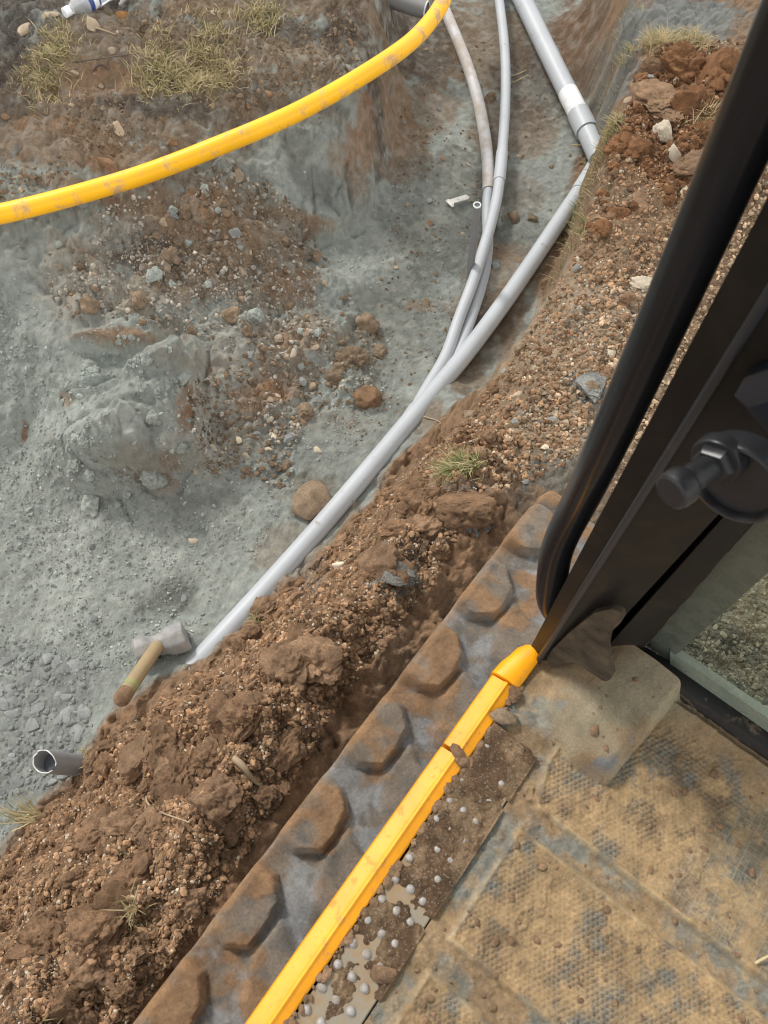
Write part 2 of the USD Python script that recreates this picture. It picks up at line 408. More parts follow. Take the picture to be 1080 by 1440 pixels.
# the left bank
ctrl((-150, -120, .06), (0, -100, .06), (200, -120, .06), (400, -120, .06), (500, -60, .03), (-150, 60, .04), (-150, 250, 0), (-120, 420, -.16), (-150, 650, -.36), (-150, 900, -.44), (-150, 1150, -.46),
     (0, 0, .05), (0, 150, .0), (120, 60, .06), (250, 30, .06), (260, 130, .01), (390, 20, .05), (400, 110, -.02), (470, 10, .02), (60, 230, -.03), (180, 190, -.02), (300, 170, -.04), (390, 140, -.05),
     (0, 310, -.09), (100, 290, -.09), (200, 262, -.10), (310, 225, -.10), (-60, 370, -.14), (0, 370, -.15), (100, 350, -.16), (200, 330, -.17), (330, 300, -.19),
     (400, 240, -.20), (390, 330, -.29), (330, 400, -.29), (250, 420, -.26), (150, 420, -.21), (50, 430, -.21), (0, 470, -.25), (100, 500, -.25), (200, 490, -.26), (250, 560, -.27), (330, 540, -.35),
     (430, 440, -.40), (480, 500, -.42), (410, 590, -.43), (350, 680, -.44), (270, 620, -.36), (240, 680, -.43), (120, 545, -.25), (100, 620, -.31), (180, 600, -.27), (190, 690, -.42), (120, 700, -.43),
     (40, 600, -.37), (20, 690, -.41), (0, 560, -.33), (200, 800, -.45), (100, 800, -.46), (0, 800, -.43), (60, 900, -.46), (0, 1000, -.47), (130, 950, -.46), (300, 790, -.45), (420, 700, -.44), (0, 1100, -.47))
seam([(425, 128, -.05), (455, 125, -.05), (500, 125, -.05), (522, 105, -.04), (530, 60, -.02), (528, 0, 0), (526, -80, 0)])
seam([(395, 330, -.33), (430, 335, -.39), (470, 312, -.42), (515, 285, -.43), (545, 252, -.43), (560, 190, -.43), (566, 120, -.42), (570, 50, -.41), (574, -80, -.40)])
# the trench floor
ctrl((600, 230, -.44), (610, 100, -.43), (660, 20, -.42), (650, -90, -.41), (700, 170, -.45), (700, 300, -.46), (770, 260, -.46), (640, 420, -.46), (560, 400, -.45), (730, 360, -.46), (550, 560, -.45), (670, 470, -.46), (600, 500, -.45))
# the right bank: its crest and, seen or hidden, the foot of its wall
crest = seam([(892, -90, .0), (888, 0, .0), (884, 60, .0), (866, 130, -.01), (848, 200, .0), (828, 245, .0), (813, 310, .0), (793, 355, .0), (763, 402, .0), (733, 455, -.01), (700, 520, -.04), (672, 560, -.10)])
seam([(740, -110, -.40), (762, 0, -.42), (785, 60, -.43), (806, 115, -.44), (826, 160, -.45), (840, 196, -.45)])
hid = np.array([at(*q) for q in [(892, -90, 0), (888, 0, 0), (884, 60, .0), (866, 130, -.01), (848, 200, .0), (828, 245, .0), (813, 310, .0), (793, 355, .0), (763, 402, .0), (733, 455, -.01), (700, 520, -.04)]])
CTRL_BANK0 = len(CTRL)
ctrl((930, 40, -.01), (1000, 100, .05), (960, 190, .08), (900, 290, .05), (1000, 250, .12), (870, 400, .04), (900, 460, .08), (780, 500, .03), (810, 570, .06), (730, 640, .06), (820, 650, .08), (1080, 0, .0), (1000, 0, -.02),
     (1000, -100, 0), (1150, -100, 0), (1150, 150, .05), (1150, 400, .05), (1150, 700, 0), (950, 600, .06), (1000, 800, 0), (1080, 950, 0), (740, 720, .05))
CTRL_BANK1 = len(CTRL)
# the brown heap between trench and track
toe = seam([(650, 565, -.36), (600, 610, -.41), (540, 680, -.43), (470, 760, -.43), (400, 830, -.43), (345, 885, -.43), (275, 940, -.42), (215, 962, -.43), (165, 1003, -.44), (128, 1042, -.45), (104, 1092, -.45), (55, 1140, -.46), (0, 1195, -.46), (-90, 1300, -.46)])
top_line = seam([(720, 590, .03), (660, 640, .06), (605, 715, .10), (525, 795, .15), (440, 890, .18), (360, 1010, .18), (270, 1140, .16), (180, 1270, .15), (80, 1400, .13), (0, 1510, .10)])
gap = seam([(690, 690, .06), (640, 785, .07), (560, 885, .08), (492, 975, .09), (430, 1062, .09), (350, 1182, .09), (270, 1302, .08), (190, 1424, .08), (120, 1540, .08)])
seam([(680, 740, .04), (590, 890, .05), (440, 1092, .05), (300, 1290, .05), (170, 1480, .05)], .08)
for y in np.arange(-1.6, 2.4, 0.25):
    CTRL.extend([np.array([x, y, 0.0]) for x in (0.0, 0.5, 1.2, 2.0)])
for p in ((-3.6, 4.2), (-1.2, 4.6), (2, 4.6), (-4.2, 2.0)):
    CTRL.append(np.array([*p, 0.03]))
for p in ((-1.4, -1.4), (-2.6, -0.6), (-2.2, -1.5), (-0.9, -0.9)):
    CTRL.append(np.array([*p, -0.46]))
for p in ((-0.55, -1.4), (-0.35, -1.7)):
    CTRL.append(np.array([*p, 0.08]))
CTRL = np.array(CTRL)

# coarse base heights on a 12 mm lattice in (lateral s, forward w) of the viewing direction
S0, S1, W0, W1, CELL = -3.3, 3.3, -1.3, 5.2, 0.012
cs = np.arange(S0, S1, CELL); cw = np.arange(W0, W1, CELL)
gs, gw = np.meshgrid(cs, cw)
gx, gy = gs * R0[0] + gw * HD[0], gs * R0[1] + gw * HD[1]
lin = LinearNDInterpolator(CTRL[:, :2], CTRL[:, 2], fill_value=0.0)
high = lin(gx, gy)
high = 0.75 * gaussian_filter(high, 2.2) + 0.25 * gaussian_filter(high, 5.0)
# below the sharp part of the right bank's edge the trench floor runs on to the foot of a steep wall
fi = np.r_[0:CTRL_BANK0 - 0, CTRL_BANK1:len(CTRL)]
under = np.vstack([hid + [.0, 0, 0], hid + [.22, 0, 0], hid + [.6, 0, 0]]); under[:, 2] = -.46
fpts = CTRL[fi]
cr = dist_line(hid, fpts[:, 0], fpts[:, 1])
fpts = fpts[(cr > .012)]
fpts = fpts[~(in_poly(np.vstack([hid[:, :2], [[.9, 1.2]], [[.9, 3.0]], hid[:1, :2] + [2.0, .6]]), fpts[:, 0], fpts[:, 1]) & (fpts[:, 1] > 1.3))]
low = LinearNDInterpolator(np.vstack([fpts, under])[:, :2], np.r_[fpts[:, 2], under[:, 2]], fill_value=-.46)(gx, gy)
low = gaussian_filter(low, 2.2)
edge_poly = np.vstack([hid[:, :2], [[.9, 1.2]], [[.9, 3.0]], hid[:1, :2] + [2.0, .6]])
hid_dir = (hid[0] - hid[-1])[:2]; hid_dir /= np.linalg.norm(hid_dir)
hid_s = (hid[::-1, :2] @ hid_dir); hid_w = np.array([.004, .004, .004, .004, .004, .004, .004, .004, .008, .075, .27])
jag_ = (fbm(np.stack([gx * 9, gy * 9, 0 * gx], -1), 4, 15) - .5) * .05
ins_ = in_poly(edge_poly, gx + jag_, gy); dd_ = dist_line(hid, gx + jag_, gy)
wid_ = np.interp(gx * hid_dir[0] + gy * hid_dir[1], hid_s, hid_w)
side_ = np.clip((np.where(ins_, dd_, -dd_) + wid_) / (wid_ + .018), 0, 1)
reach = smoothstep(.60, .42, dist_line(hid, gx, gy))
along_ = gx * hid_dir[0] + gy * hid_dir[1]
w_low = (1 - side_) * reach * smoothstep(hid_s[0] - .02, hid_s[0] + .16, along_)
base = high + (low - high) * w_low


def base_at(x, y):
    s = x * R0[0] + y * R0[1]; w = x * HD[0] + y * HD[1]
    return map_coordinates(base, [(w - W0) / CELL, (s - S0) / CELL], order=1, mode='nearest')


HEAP = np.vstack([toe[:, :2], [[-0.9, -1.0]], [[-0.06, -1.2]], [[-0.06, 0.8]], at(715, 640, .06)[None, :2], at(690, 585, .0)[None, :2]])
BANK = np.vstack([crest[:, :2] - [.05, 0], at(690, 585, .0)[None, :2], [[-0.19, 0.9]], [[0.6, 0.9]], [[2.6, 2.5]], [[1.5, 4.8]], [[-0.9, 4.5]]])
RED = np.array([at(*q)[:2] for q in [(868, 200, .05), (900, 100, .03), (960, 65, .03), (1040, 95, .05), (1090, 80, .05), (1150, 200, .08), (1060, 300, .08), (1000, 300, .08), (930, 260, .08), (870, 240, .05)]])


SCREE_W = np.array([at(*q)[:2] for q in [(40, 335, -.15), (150, 290, -.12), (330, 225, -.12), (430, 300, -.3), (500, 430, -.42), (545, 470, -.43), (520, 570, -.43), (430, 590, -.43), (400, 690, -.43), (285, 660, -.38), (275, 560, -.3), (280, 470, -.27), (80, 450, -.22)]])
TOPB_W = np.array([at(*q)[:2] for q in [(-100, 310, -.1), (0, 320, -.1), (200, 270, -.1), (400, 165, -.05), (530, 90, -.03), (530, -80, 0), (-150, -120, .05)]])


def inside_soft(poly, x, y, w, wob=0):
    ins = in_poly(poly, x + wob, y + wob); d = dist_line(np.vstack([poly, poly[:1]]), x + wob, y + wob)
    return smoothstep(-w, w, np.where(ins, d, -d))


def zones(x, y):
    wob = (fbm(np.stack([x * 7, y * 7, 0 * x], -1), 4, 3) - 0.5) * 0.10
    def soft(poly, w):
        inside = in_poly(poly, x + wob, y + wob * 0.7)
        d = dist_line(np.vstack([poly, poly[:1]]), x + wob, y + wob * 0.7)
        return smoothstep(-w, w, np.where(inside, d, -d))
    return soft(HEAP, .025), soft(BANK, .03), soft(RED, .05)


LEDGES = [(440, 225, -.20, 84, 95, .11, .06), (182, 588, -.28, 96, 88, .12, .055), (150, 648, -.33, 58, 48, .09, .06), (232, 515, -.28, 50, 46, .06, .12), (160, 475, -.24, 62, 24, .075, .14), (300, 350, -.2, 120, 60, .03, .4),
          (120, 540, -.26, 50, 14, .03, .3), (240, 845, -.45, 42, 34, -.03, .5), (15, 620, -.37, 30, 60, -.03, .5), (420, 480, -.4, 60, 45, .025, .4), (330, 460, -.32, 40, 50, .02, .4), (90, 400, -.2, 60, 40, .02, .5)]
GROOVES = [([(455, 262), (482, 278), (512, 268)], -.25, .03, .010), ([(468, 165), (486, 205), (500, 240)], -.15, .03, .010), ([(400, 215), (425, 250), (420, 290)], -.2, .025, .010), ([(60, 480), (45, 560), (20, 600)], -.3, .015, .02), ([(30, 380), (90, 420)], -.18, .02, .012), ([(300, 470), (285, 520)], -.28, .02, .012),
           ([(80, 531), (125, 533), (168, 527)], -.22, .035, .012), ([(82, 580), (150, 574), (215, 572)], -.22, .035, .011), ([(95, 606), (140, 600), (185, 590)], -.22, .025, .010), ([(275, 545), (264, 600), (238, 645)], -.24, .03, .012),
           ([(436, 205), (440, 235), (443, 258)], -.12, .03, .006), ([(470, 215), (492, 180), (505, 150)], -.12, .02, .008), ([(400, 290), (440, 300), (480, 285)], -.25, .02, .010), ([(205, 780), (208, 830), (216, 870)], -.45, .010, .02), ([(240, 870), (262, 850), (275, 830)], -.45, .010, .012),
           ([(60, 755), (100, 748)], -.45, .008, .008), ([(130, 640), (150, 655), (165, 690)], -.26, .02, .007), ([(175, 610), (180, 645), (205, 660)], -.26, .025, .007)]


def heights(x, y):
    P3 = lambda k, o=0.0: np.stack([x * k, y * k, np.full_like(x, o)], -1)
    warp = (fbm(P3(9), 3, 11) - .5) * .06
    z = base_at(x + warp, y + warp * .8)
    heap, bank, red = zones(x, y)
    soil = np.maximum(heap, bank * .35)
    wb = (fbm(P3(8), 3, 17) - .5) * .16
    scree, topb = inside_soft(SCREE_W, x, y, .05, wb), inside_soft(TOPB_W, x, y, .05, wb)
    left = np.clip(.30 * smoothstep(-.42, -.34, base_at(x, y)) * (1 - np.clip(heap + bank, 0, 1)) + scree * .9 + topb * .6, 0, 1)
    n1, n2, n3 = fbm(P3(4.5), 4, 21) - .5, fbm(P3(16), 4, 22) - .5, fbm(P3(55), 3, 23) - .5
    ridg = 1 - np.abs(fbm(P3(11), 4, 31) * 2 - 1)
    z = z + n1 * (.035 + .05 * heap + .03 * red + .035 * left)
    z = z + n2 * (.012 + .050 * heap + .030 * bank + .035 * left)
    n4 = fbm(P3(150), 3, 24) - .5
    z = z + n4 * .0055
    z = z + n3 * (.009 + .020 * heap + .012 * bank + .012 * left)
    z = z + (ridg - .8) * (.05 * heap + .045 * left)
    rough = np.clip(heap + red * .9, 0, 1)
    z = z + lumps(x, y, .13, 41, .6) * .13 * .45 * rough * smoothstep(.40, .55, fbm(P3(5), 2, 42))
    z = z + lumps(x, y, .055, 43, .8) * .055 * .60 * np.clip(rough + .5 * left * (left > .2), 0, 1) * smoothstep(.35, .55, fbm(P3(9), 2, 44))
    z = z + lumps(x, y, .022, 45, .85) * .022 * .65 * np.clip(rough + .7 * bank + .8 * left * (left > .2), 0, 1)
    z = z + lumps(x, y, .011, 46, .6) * .011 * .5 * np.clip(.25 + rough + bank + left, 0, 1)
    zb = base_at(x, y)
    edge_n = (fbm(P3(13), 3, 55) - .5) * .8
    for (u, v, z0, ru, rv, h, soft) in LEDGES:
        c = at(u, v, z0); a = ((c - EYE) @ FW) / FOCAL
        dx, dy, dz = x - c[0], y - c[1], zb - c[2]
        sx = (dx * RT[0] + dy * RT[1] + dz * RT[2]) / (ru * a); sy = (dx * UP[0] + dy * UP[1] + dz * UP[2]) / (rv * a)
        up_left = smoothstep(-1.15, .25, sx - sy)
        d = (np.abs(sx) ** 2.6 + np.abs(sy) ** 2.6) ** (1 / 2.6) + edge_n * .2
        z = z + h * smoothstep(1 + soft, 1 - soft, d) * (1 + n2 * .5) * up_left
    for (line_, z0, dep, wid) in GROOVES:
        pl_ = np.array([at(u, v, z0) for u, v in line_])
        d = dist_line(pl_, x + edge_n * .008, y + edge_n * .012)
        z = z - dep * np.exp(-(d / wid) ** 2) * (.7 + n2)
    crack = np.abs(fbm(P3(7, .5), 4, 51) - .5)
    z = z - smoothstep(.03, .0, crack) * (.020 * heap + .006 * left) * smoothstep(.5, .6, fbm(P3(6, 2.5), 2, 52))
    return z


# the fine sheet, densest near the viewer
ws = [-1.15]
while ws[-1] < 4.75:
    ws.append(ws[-1] + (.0052 + .0011 * max(0, ws[-1])))
ws = np.array(ws); NC = 800
half = 1.30 + .40 * np.clip(ws, 0, None)
tt = np.linspace(-1, 1, NC)
SS, WW = half[:, None] * tt[None], np.repeat(ws[:, None], NC, 1)
GX, GY = SS * R0[0] + WW * HD[0], SS * R0[1] + WW * HD[1]
GZ = heights(GX, GY)


def ground_z(x, y):
    """Height of the finished ground at world points (nearest cell of the fine sheet)."""
    if np.ndim(x) == 0:
        return float(ground_z(np.array([x]), np.array([y]))[0])
    x, y = np.asarray(x, float), np.asarray(y, float)
    s = x * R0[0] + y * R0[1]; w = x * HD[0] + y * HD[1]
    i = np.interp(w, ws, np.arange(len(ws)))
    hw = np.interp(w, ws, half)
    j = (s / hw + 1) / 2 * (NC - 1)
    return map_coordinates(GZ, [i, j], order=1, mode='nearest')


def seen(u, v):
    """The first ground point on the line of sight through (u, v) of the photograph."""
    d = ray(u, v)
    t = np.arange(1.0, 5.2, 0.006)
    p = EYE + d * t[:, None]
    hit = np.nonzero(p[:, 2] < ground_z(p[:, 0], p[:, 1]))[0]
    i = hit[0] if len(hit) else int(np.argmin(np.abs(p[:, 2])))
    return p[i]


# ---- what the soil is made of, place by place (u, v, half width, half height in pixels, kind, strength)
BLOBS = [
    (705, 445, 50, 70, 'BM', .9), (650, 530, 45, 40, 'BM', .85), (600, 590, 40, 40, 'BM', .8), (470, 720, 60, 26, 'BM', .55),
    (420, 0, 220, 60, 'BM', .95), (60, 0, 200, 40, 'BD', .8),
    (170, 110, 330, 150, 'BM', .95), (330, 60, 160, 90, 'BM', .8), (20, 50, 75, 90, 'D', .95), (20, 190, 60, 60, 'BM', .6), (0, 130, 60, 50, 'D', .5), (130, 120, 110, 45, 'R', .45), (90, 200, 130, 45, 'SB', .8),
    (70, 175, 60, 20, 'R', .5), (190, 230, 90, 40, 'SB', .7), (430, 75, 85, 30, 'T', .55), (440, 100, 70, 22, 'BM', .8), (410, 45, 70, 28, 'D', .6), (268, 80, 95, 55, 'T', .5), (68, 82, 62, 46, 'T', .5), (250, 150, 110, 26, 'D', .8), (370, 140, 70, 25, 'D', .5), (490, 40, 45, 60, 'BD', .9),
    (380, 160, 90, 30, 'BM', .5), (310, 20, 80, 22, 'SB', .7), (20, 260, 60, 20, 'G', .6), (90, 255, 60, 14, 'SB', .6),
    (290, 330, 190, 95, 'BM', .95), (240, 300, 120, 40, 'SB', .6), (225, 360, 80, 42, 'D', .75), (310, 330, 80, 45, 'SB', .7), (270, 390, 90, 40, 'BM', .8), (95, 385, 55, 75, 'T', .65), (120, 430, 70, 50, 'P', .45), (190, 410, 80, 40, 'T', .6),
    (150, 330, 60, 30, 'GL', .4), (370, 400, 90, 60, 'BM', .7), (410, 395, 50, 30, 'R', .45), (420, 470, 80, 45, 'SB', .6), (400, 520, 60, 55, 'BM', .7), (380, 545, 35, 25, 'R', .7), (330, 470, 60, 80, 'P', .45), (320, 560, 55, 80, 'P', .5), (290, 640, 55, 40, 'P', .4),
    (360, 600, 60, 60, 'BM', .4), (500, 490, 60, 45, 'BM', .55), (520, 560, 30, 20, 'SB', .8), (470, 590, 60, 30, 'BM', .3),
    (440, 240, 90, 75, 'G', 1.0), (470, 270, 50, 40, 'BG', .5), (535, 140, 28, 120, 'BD', .9), (515, 180, 18, 60, 'R', .7), (470, 215, 16, 30, 'SB', .6), (495, 225, 14, 40, 'R', .6), (415, 300, 30, 8, 'R', .7), (440, 255, 40, 30, 'GD', .6), (420, 200, 30, 24, 'GD', .5), (460, 150, 40, 12, 'BD', .6), (270, 575, 8, 45, 'SB', .8), (240, 650, 14, 18, 'SB', .7), (200, 672, 30, 8, 'BD', .7), (150, 470, 60, 14, 'SB', .7), (250, 470, 30, 30, 'BM', .5), (360, 560, 45, 30, 'R', .55), (420, 480, 60, 35, 'R', .45), (300, 300, 40, 40, 'R', .45), (500, 250, 25, 40, 'SB', .6), (445, 312, 26, 8, 'R', .7), (430, 325, 10, 18, 'RB', .5), (430, 140, 30, 18, 'GL', .4),
    (170, 470, 45, 18, 'SB', .85), (250, 500, 50, 22, 'BM', .3), (262, 575, 12, 40, 'R', .6), (190, 650, 55, 30, 'BM', .4), (95, 560, 14, 14, 'SB', .7), (35, 610, 6, 20, 'RB', .8), (120, 712, 9, 18, 'R', .8), (235, 680, 22, 14, 'R', .5),
    (120, 590, 110, 30, 'GL', .5), (50, 400, 60, 80, 'GL', .4), (90, 700, 90, 70, 'G', .7), (230, 770, 60, 50, 'GL', .45), (100, 800, 40, 130, 'GL', .5), (30, 850, 60, 150, 'GL', .25), (300, 720, 80, 40, 'GD', .5), (240, 840, 45, 40, 'GD', .6), (330, 760, 90, 60, 'G', .6), (400, 640, 60, 60, 'GD', .4),
    (90, 960, 90, 40, 'BG', .4), (60, 1060, 90, 120, 'BG', .5),
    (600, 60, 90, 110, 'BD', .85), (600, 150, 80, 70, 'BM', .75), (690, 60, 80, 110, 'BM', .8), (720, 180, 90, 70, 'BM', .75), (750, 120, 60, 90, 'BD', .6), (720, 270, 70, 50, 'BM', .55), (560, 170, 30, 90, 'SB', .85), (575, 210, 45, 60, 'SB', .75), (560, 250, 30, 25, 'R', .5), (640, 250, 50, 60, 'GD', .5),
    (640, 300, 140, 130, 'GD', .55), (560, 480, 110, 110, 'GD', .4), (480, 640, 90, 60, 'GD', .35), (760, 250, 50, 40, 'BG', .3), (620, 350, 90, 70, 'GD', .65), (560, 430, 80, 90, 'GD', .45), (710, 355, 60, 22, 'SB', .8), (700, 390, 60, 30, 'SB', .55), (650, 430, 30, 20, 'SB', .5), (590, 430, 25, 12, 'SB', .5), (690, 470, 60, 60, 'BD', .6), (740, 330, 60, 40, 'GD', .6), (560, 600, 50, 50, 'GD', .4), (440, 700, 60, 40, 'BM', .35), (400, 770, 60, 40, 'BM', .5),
    (830, 60, 62, 110, 'SB', .95), (820, 60, 50, 110, 'BD', .55), (800, 40, 30, 80, 'RB', .35), (850, 150, 25, 60, 'BD', .6), (830, 170, 25, 30, 'GD', .8),
]
ONBANK = [
    (752, 455, 45, 90, 'T', .9), (705, 545, 40, 50, 'T', .8), (790, 390, 35, 50, 'T', .7),
    (960, 30, 130, 65, 'BG', .95), (1060, 40, 40, 40, 'SB', .7), (885, 110, 32, 90, 'BG', .8), (860, 250, 50, 60, 'BM', .7), (800, 430, 80, 90, 'T', .8), (760, 520, 90, 90, 'T', .75), (830, 380, 70, 50, 'T', .6), (720, 560, 60, 60, 'SB', .6), (860, 440, 80, 60, 'P', .5),
    (780, 620, 110, 60, 'T', .75), (900, 500, 60, 60, 'T', .7), (900, 700, 60, 120, 'T', .5), (860, 350, 60, 60, 'SB', .7), (690, 610, 50, 40, 'SB', .8), (830, 545, 48, 34, 'BG', .9), (840, 600, 50, 30, 'P', .6), (760, 590, 40, 25, 'BG', .4),
    (780, 660, 60, 40, 'GD', .7), (690, 690, 45, 40, 'BG', .8), (715, 700, 40, 50, 'D', .6), (660, 730, 40, 40, 'BG', .8), (1000, 900, 260, 220, 'GD', 1.0), (1040, 800, 160, 160, 'GD', .8), (1000, 930, 120, 80, 'D', .5)]
ONHEAP = [(555, 805, 60, 42, 'GD', .85), (640, 700, 60, 40, 'BG', .8), (600, 760, 30, 30, 'D', .6), (530, 815, 30, 20, 'BG', .7), (600, 670, 60, 40, 'SB', .7), (430, 800, 50, 30, 'BG', .35), (400, 860, 50, 40, 'R', .5), (250, 1050, 70, 50, 'R', .25),
          (120, 1190, 70, 70, 'R', .25), (500, 960, 40, 60, 'R', .4), (420, 1120, 50, 60, 'R', .35), (290, 1270, 50, 70, 'R', .3), (60, 1370, 60, 40, 'BD', .5), (40, 1420, 80, 40, 'D', .5), (200, 1260, 60, 40, 'BD', .5), (360, 1040, 60, 60, 'BD', .35)]


def paint(x, y, z):
    P3 = lambda k, o=0.0: np.stack([x * k, y * k, z * k + o], -1)
    heap, bank, red = zones(x, y)
    n = .6 * fbm(P3(14), 5, 61) + .4 * fbm(P3(60, 9), 3, 62) - .5
    col = np.empty(x.shape + (3,)); col[:] = C['G']
    def blobs(col, lst, mask=None):
        for (u, v, ru, rv, k, st) in lst:
            c = seen(u, v); a = depth(c) / FOCAL
            sx = (x - c[0]) * RT[0] + (y - c[1]) * RT[1] + (z - c[2]) * RT[2]
            sy = (x - c[0]) * UP[0] + (y - c[1]) * UP[1] + (z - c[2]) * UP[2]
            near = (np.abs(sx) < ru * a * 1.6) & (np.abs(sy) < rv * a * 1.6)
            if not near.any():
                continue
            d = np.hypot(sx[near] / (ru * a), sy[near] / (rv * a))
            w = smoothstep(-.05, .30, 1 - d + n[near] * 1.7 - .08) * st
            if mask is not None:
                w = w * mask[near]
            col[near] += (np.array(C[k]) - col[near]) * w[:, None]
        return col
    col = blobs(col, BLOBS)
    hb = np.empty_like(col); hb[:] = C['B']
    hb = hb + (np.array(C['SB']) - hb) * smoothstep(.45, .62, fbm(P3(6, 3), 4, 71))[..., None] * .7
    hb = blobs(hb, ONHEAP)
    bk = np.empty_like(col); bk[:] = C['SB']
    bk = blobs(bk, ONBANK)
    bk = bk + (np.array(C['RB']) - bk) * red[..., None] * .9
    col = col + (bk - col) * bank[..., None]
    col = col + (hb - col) * heap[..., None]
    col = col * (.84 + .32 * fbm(P3(70, 5), 4, 81))[..., None]
    grain_ = smoothstep(.50, .66, fbm(P3(34, 2), 5, 82)) * (1 - np.clip(heap + bank, 0, 1))
    col = col + (np.array([.40, .395, .35]) - col) * (grain_ * .30)[..., None]
    return col, heap, bank, red


TINT, ZH, ZB, ZR = paint(GX, GY, GZ)

# normals of the sheet
PT = np.stack([GX, GY, GZ], -1)
NRM = np.cross(np.gradient(PT, axis=1), np.gradient(PT, axis=0)); NRM /= np.linalg.norm(NRM, axis=-1, keepdims=True)
if NRM[..., 2].mean() < 0:
    NRM = -NRM
idx = np.arange(GX.size).reshape(GX.shape)
quads = np.stack([idx[:-1, :-1], idx[:-1, 1:], idx[1:, 1:], idx[1:, :-1]], -1).reshape(-1, 4)
qh = ZH.ravel()[quads].mean(1) > .5
qr = (ZR.ravel()[quads].mean(1) > .5) & (ZB.ravel()[quads].mean(1) > .5) & ~qh
qx = GX.ravel()[quads].mean(1)
qh &= qx < -.07


def sheet(path, q, mat, extra=None):
    u, inv = np.unique(q, return_inverse=True)
    p, n, c = PT.reshape(-1, 3)[u], NRM.reshape(-1, 3)[u], TINT.reshape(-1, 3)[u]
    counts, ind = np.full(len(q), 4, np.int32), inv.reshape(-1).astype(np.int32)
    if extra is not None:
        ep, ec, ei = extra
        ind = np.r_[ind, (ei + len(p)).ravel().astype(np.int32)]; counts = np.r_[counts, np.full(len(ei), 4, np.int32)]
        p = np.vstack([p, ep]); n = np.vstack([n, np.tile([0, 0, 1.0], (len(ep), 1))]); c = np.vstack([c, ec])
    o = UsdGeom.Mesh.Define(stage, path)
    o.CreatePointsAttr(Vt.Vec3fArray.FromNumpy(p.astype(np.float32)))
    o.CreateFaceVertexCountsAttr(Vt.IntArray.FromNumpy(counts))
    o.CreateFaceVertexIndicesAttr(Vt.IntArray.FromNumpy(ind))
    o.CreateNormalsAttr(Vt.Vec3fArray.FromNumpy(n.astype(np.float32))); o.SetNormalsInterpolation('vertex')
    o.CreateSubdivisionSchemeAttr('none')
    colour(o, c)
    UsdShade.MaterialBindingAPI.Apply(o.GetPrim()).Bind(mat)
    return o


# the ground goes on, plain, out to the horizon beyond the fine sheet
rim = np.vstack([PT[0, ::20], PT[::20, -1], PT[-1, ::-20], PT[::-20, 0]])
keep = [0]
for i in range(1, len(rim)):
    if np.linalg.norm(rim[i] - rim[keep[-1]]) > 1e-4:
        keep.append(i)
rim = rim[keep]
cen = rim.mean(0); rings, cols = [rim], [np.tile(np.array(C['BM']), (len(rim), 1))]
for k in (1.15, 1.5, 2.5, 6, 20, 80, 400):
    r = cen + (rim - cen) * k; r[:, 2] = -.05 if k > 1.3 else rim[:, 2] * .5 - .02
    rings.append(r); cols.append(np.tile(np.array(C['BM']), (len(rim), 1)))
nr = len(rim); ei = []
for a in range(len(rings) - 1):
    i = np.arange(nr); j = (i + 1) % nr
    ei.append(np.stack([a * nr + i, a * nr + j, (a + 1) * nr + j, (a + 1) * nr + i], 1)[:, ::-1])
tag(sheet('/World/ground', quads[~qh & ~qr], M['ground'], (np.vstack(rings), np.vstack(cols), np.vstack(ei))), 'grey clay and brown earth of the dug trench and its banks', 'ground', None, 'structure')
tag(sheet('/World/soil_heap', quads[qh], M['heap']), 'long heap of crumbly brown soil between the trench and the rubber track', 'soil heap', None, 'stuff')
tag(sheet('/World/soil_heap', quads[qr], M['heap']) if False else sheet(numbered('/World/soil_heap') + '_001', quads[qr], M['heap']), 'heap of red-brown soil on the right bank beside the black handrail', 'soil heap', None, 'stuff')

# ------------------------------------------------------------------ pipes in the trench


def line(pts, n=60):
    return spline([at(*p) for p in pts], n)


def pipe_part(t, name, p, r, mat, label=None, seg=24):
    return part(t, name, tube(p, r, seg), mat, 40, label)


def open_end(t, c, d, r, wall, length=.06, name='cut_end'):
    """A pale ring and a dark bore at an open pipe end at c, the pipe running along d."""
    d = np.asarray(d, float) / np.linalg.norm(d)
    part(t, name, tube(np.array([c - d * .001, c + d * .004]), r * 1.004, 24, wall), M['cut_edge'], 40)
    part(t, 'bore', tube(np.array([c + d * .003, c + d * length]), r - wall, 24, None), M['pipe_inside'], 40)


def hollow(t, p, r, wall, mat, name='pipe'):
    return part(t, name, tube(p, r, 24, wall), mat, 40)


# the thick duct that comes out of the heap
a = line([(228, 985, -.455), (272, 938, -.44), (312, 895, -.425), (400, 798, -.42), (500, 683, -.42), (600, 563, -.42), (652, 501, -.42), (704, 432, -.42), (760, 351, -.42), (800, 291, -.42), (828, 248, -.42), (850, 205, -.42)], 90)
t = thing('duct_pipe', 'thick light grey plastic duct running from the brown heap up to the grassy edge', 'pipe')
pipe_part(t, 'pipe', a, .0300, M['duct'])
k = np.argmin(np.linalg.norm(a - at(818, 262, -.40), axis=1))
part(t, 'socket', tube(a[k:k + 10], .0330, 24, .003), M['duct'], 40)
# the thick duct along the right wall
b = line([(712, -45, -.35), (735, 0, -.35), (765, 62, -.355), (800, 133, -.36), (826, 186, -.365), (842, 222, -.37)], 60)
t = thing('duct_pipe', 'thick grey duct with a white sticker along the wall at top right of the trench', 'pipe')
pipe_part(t, 'pipe', b, .0395, M['duct'])
kb = np.argmin(np.linalg.norm(b - at(826, 180, -.365), axis=1))
part(t, 'socket', tube(b[kb - 4:kb + 2], .0455, 24, .005), M['duct'], 40)
sk = b[kb - 10:kb - 3]
part(t, 'sticker', tube(sk, np.r_[.0402, np.full(len(sk) - 2, .0408), .0404], 24, .001), M['tape'], 40)
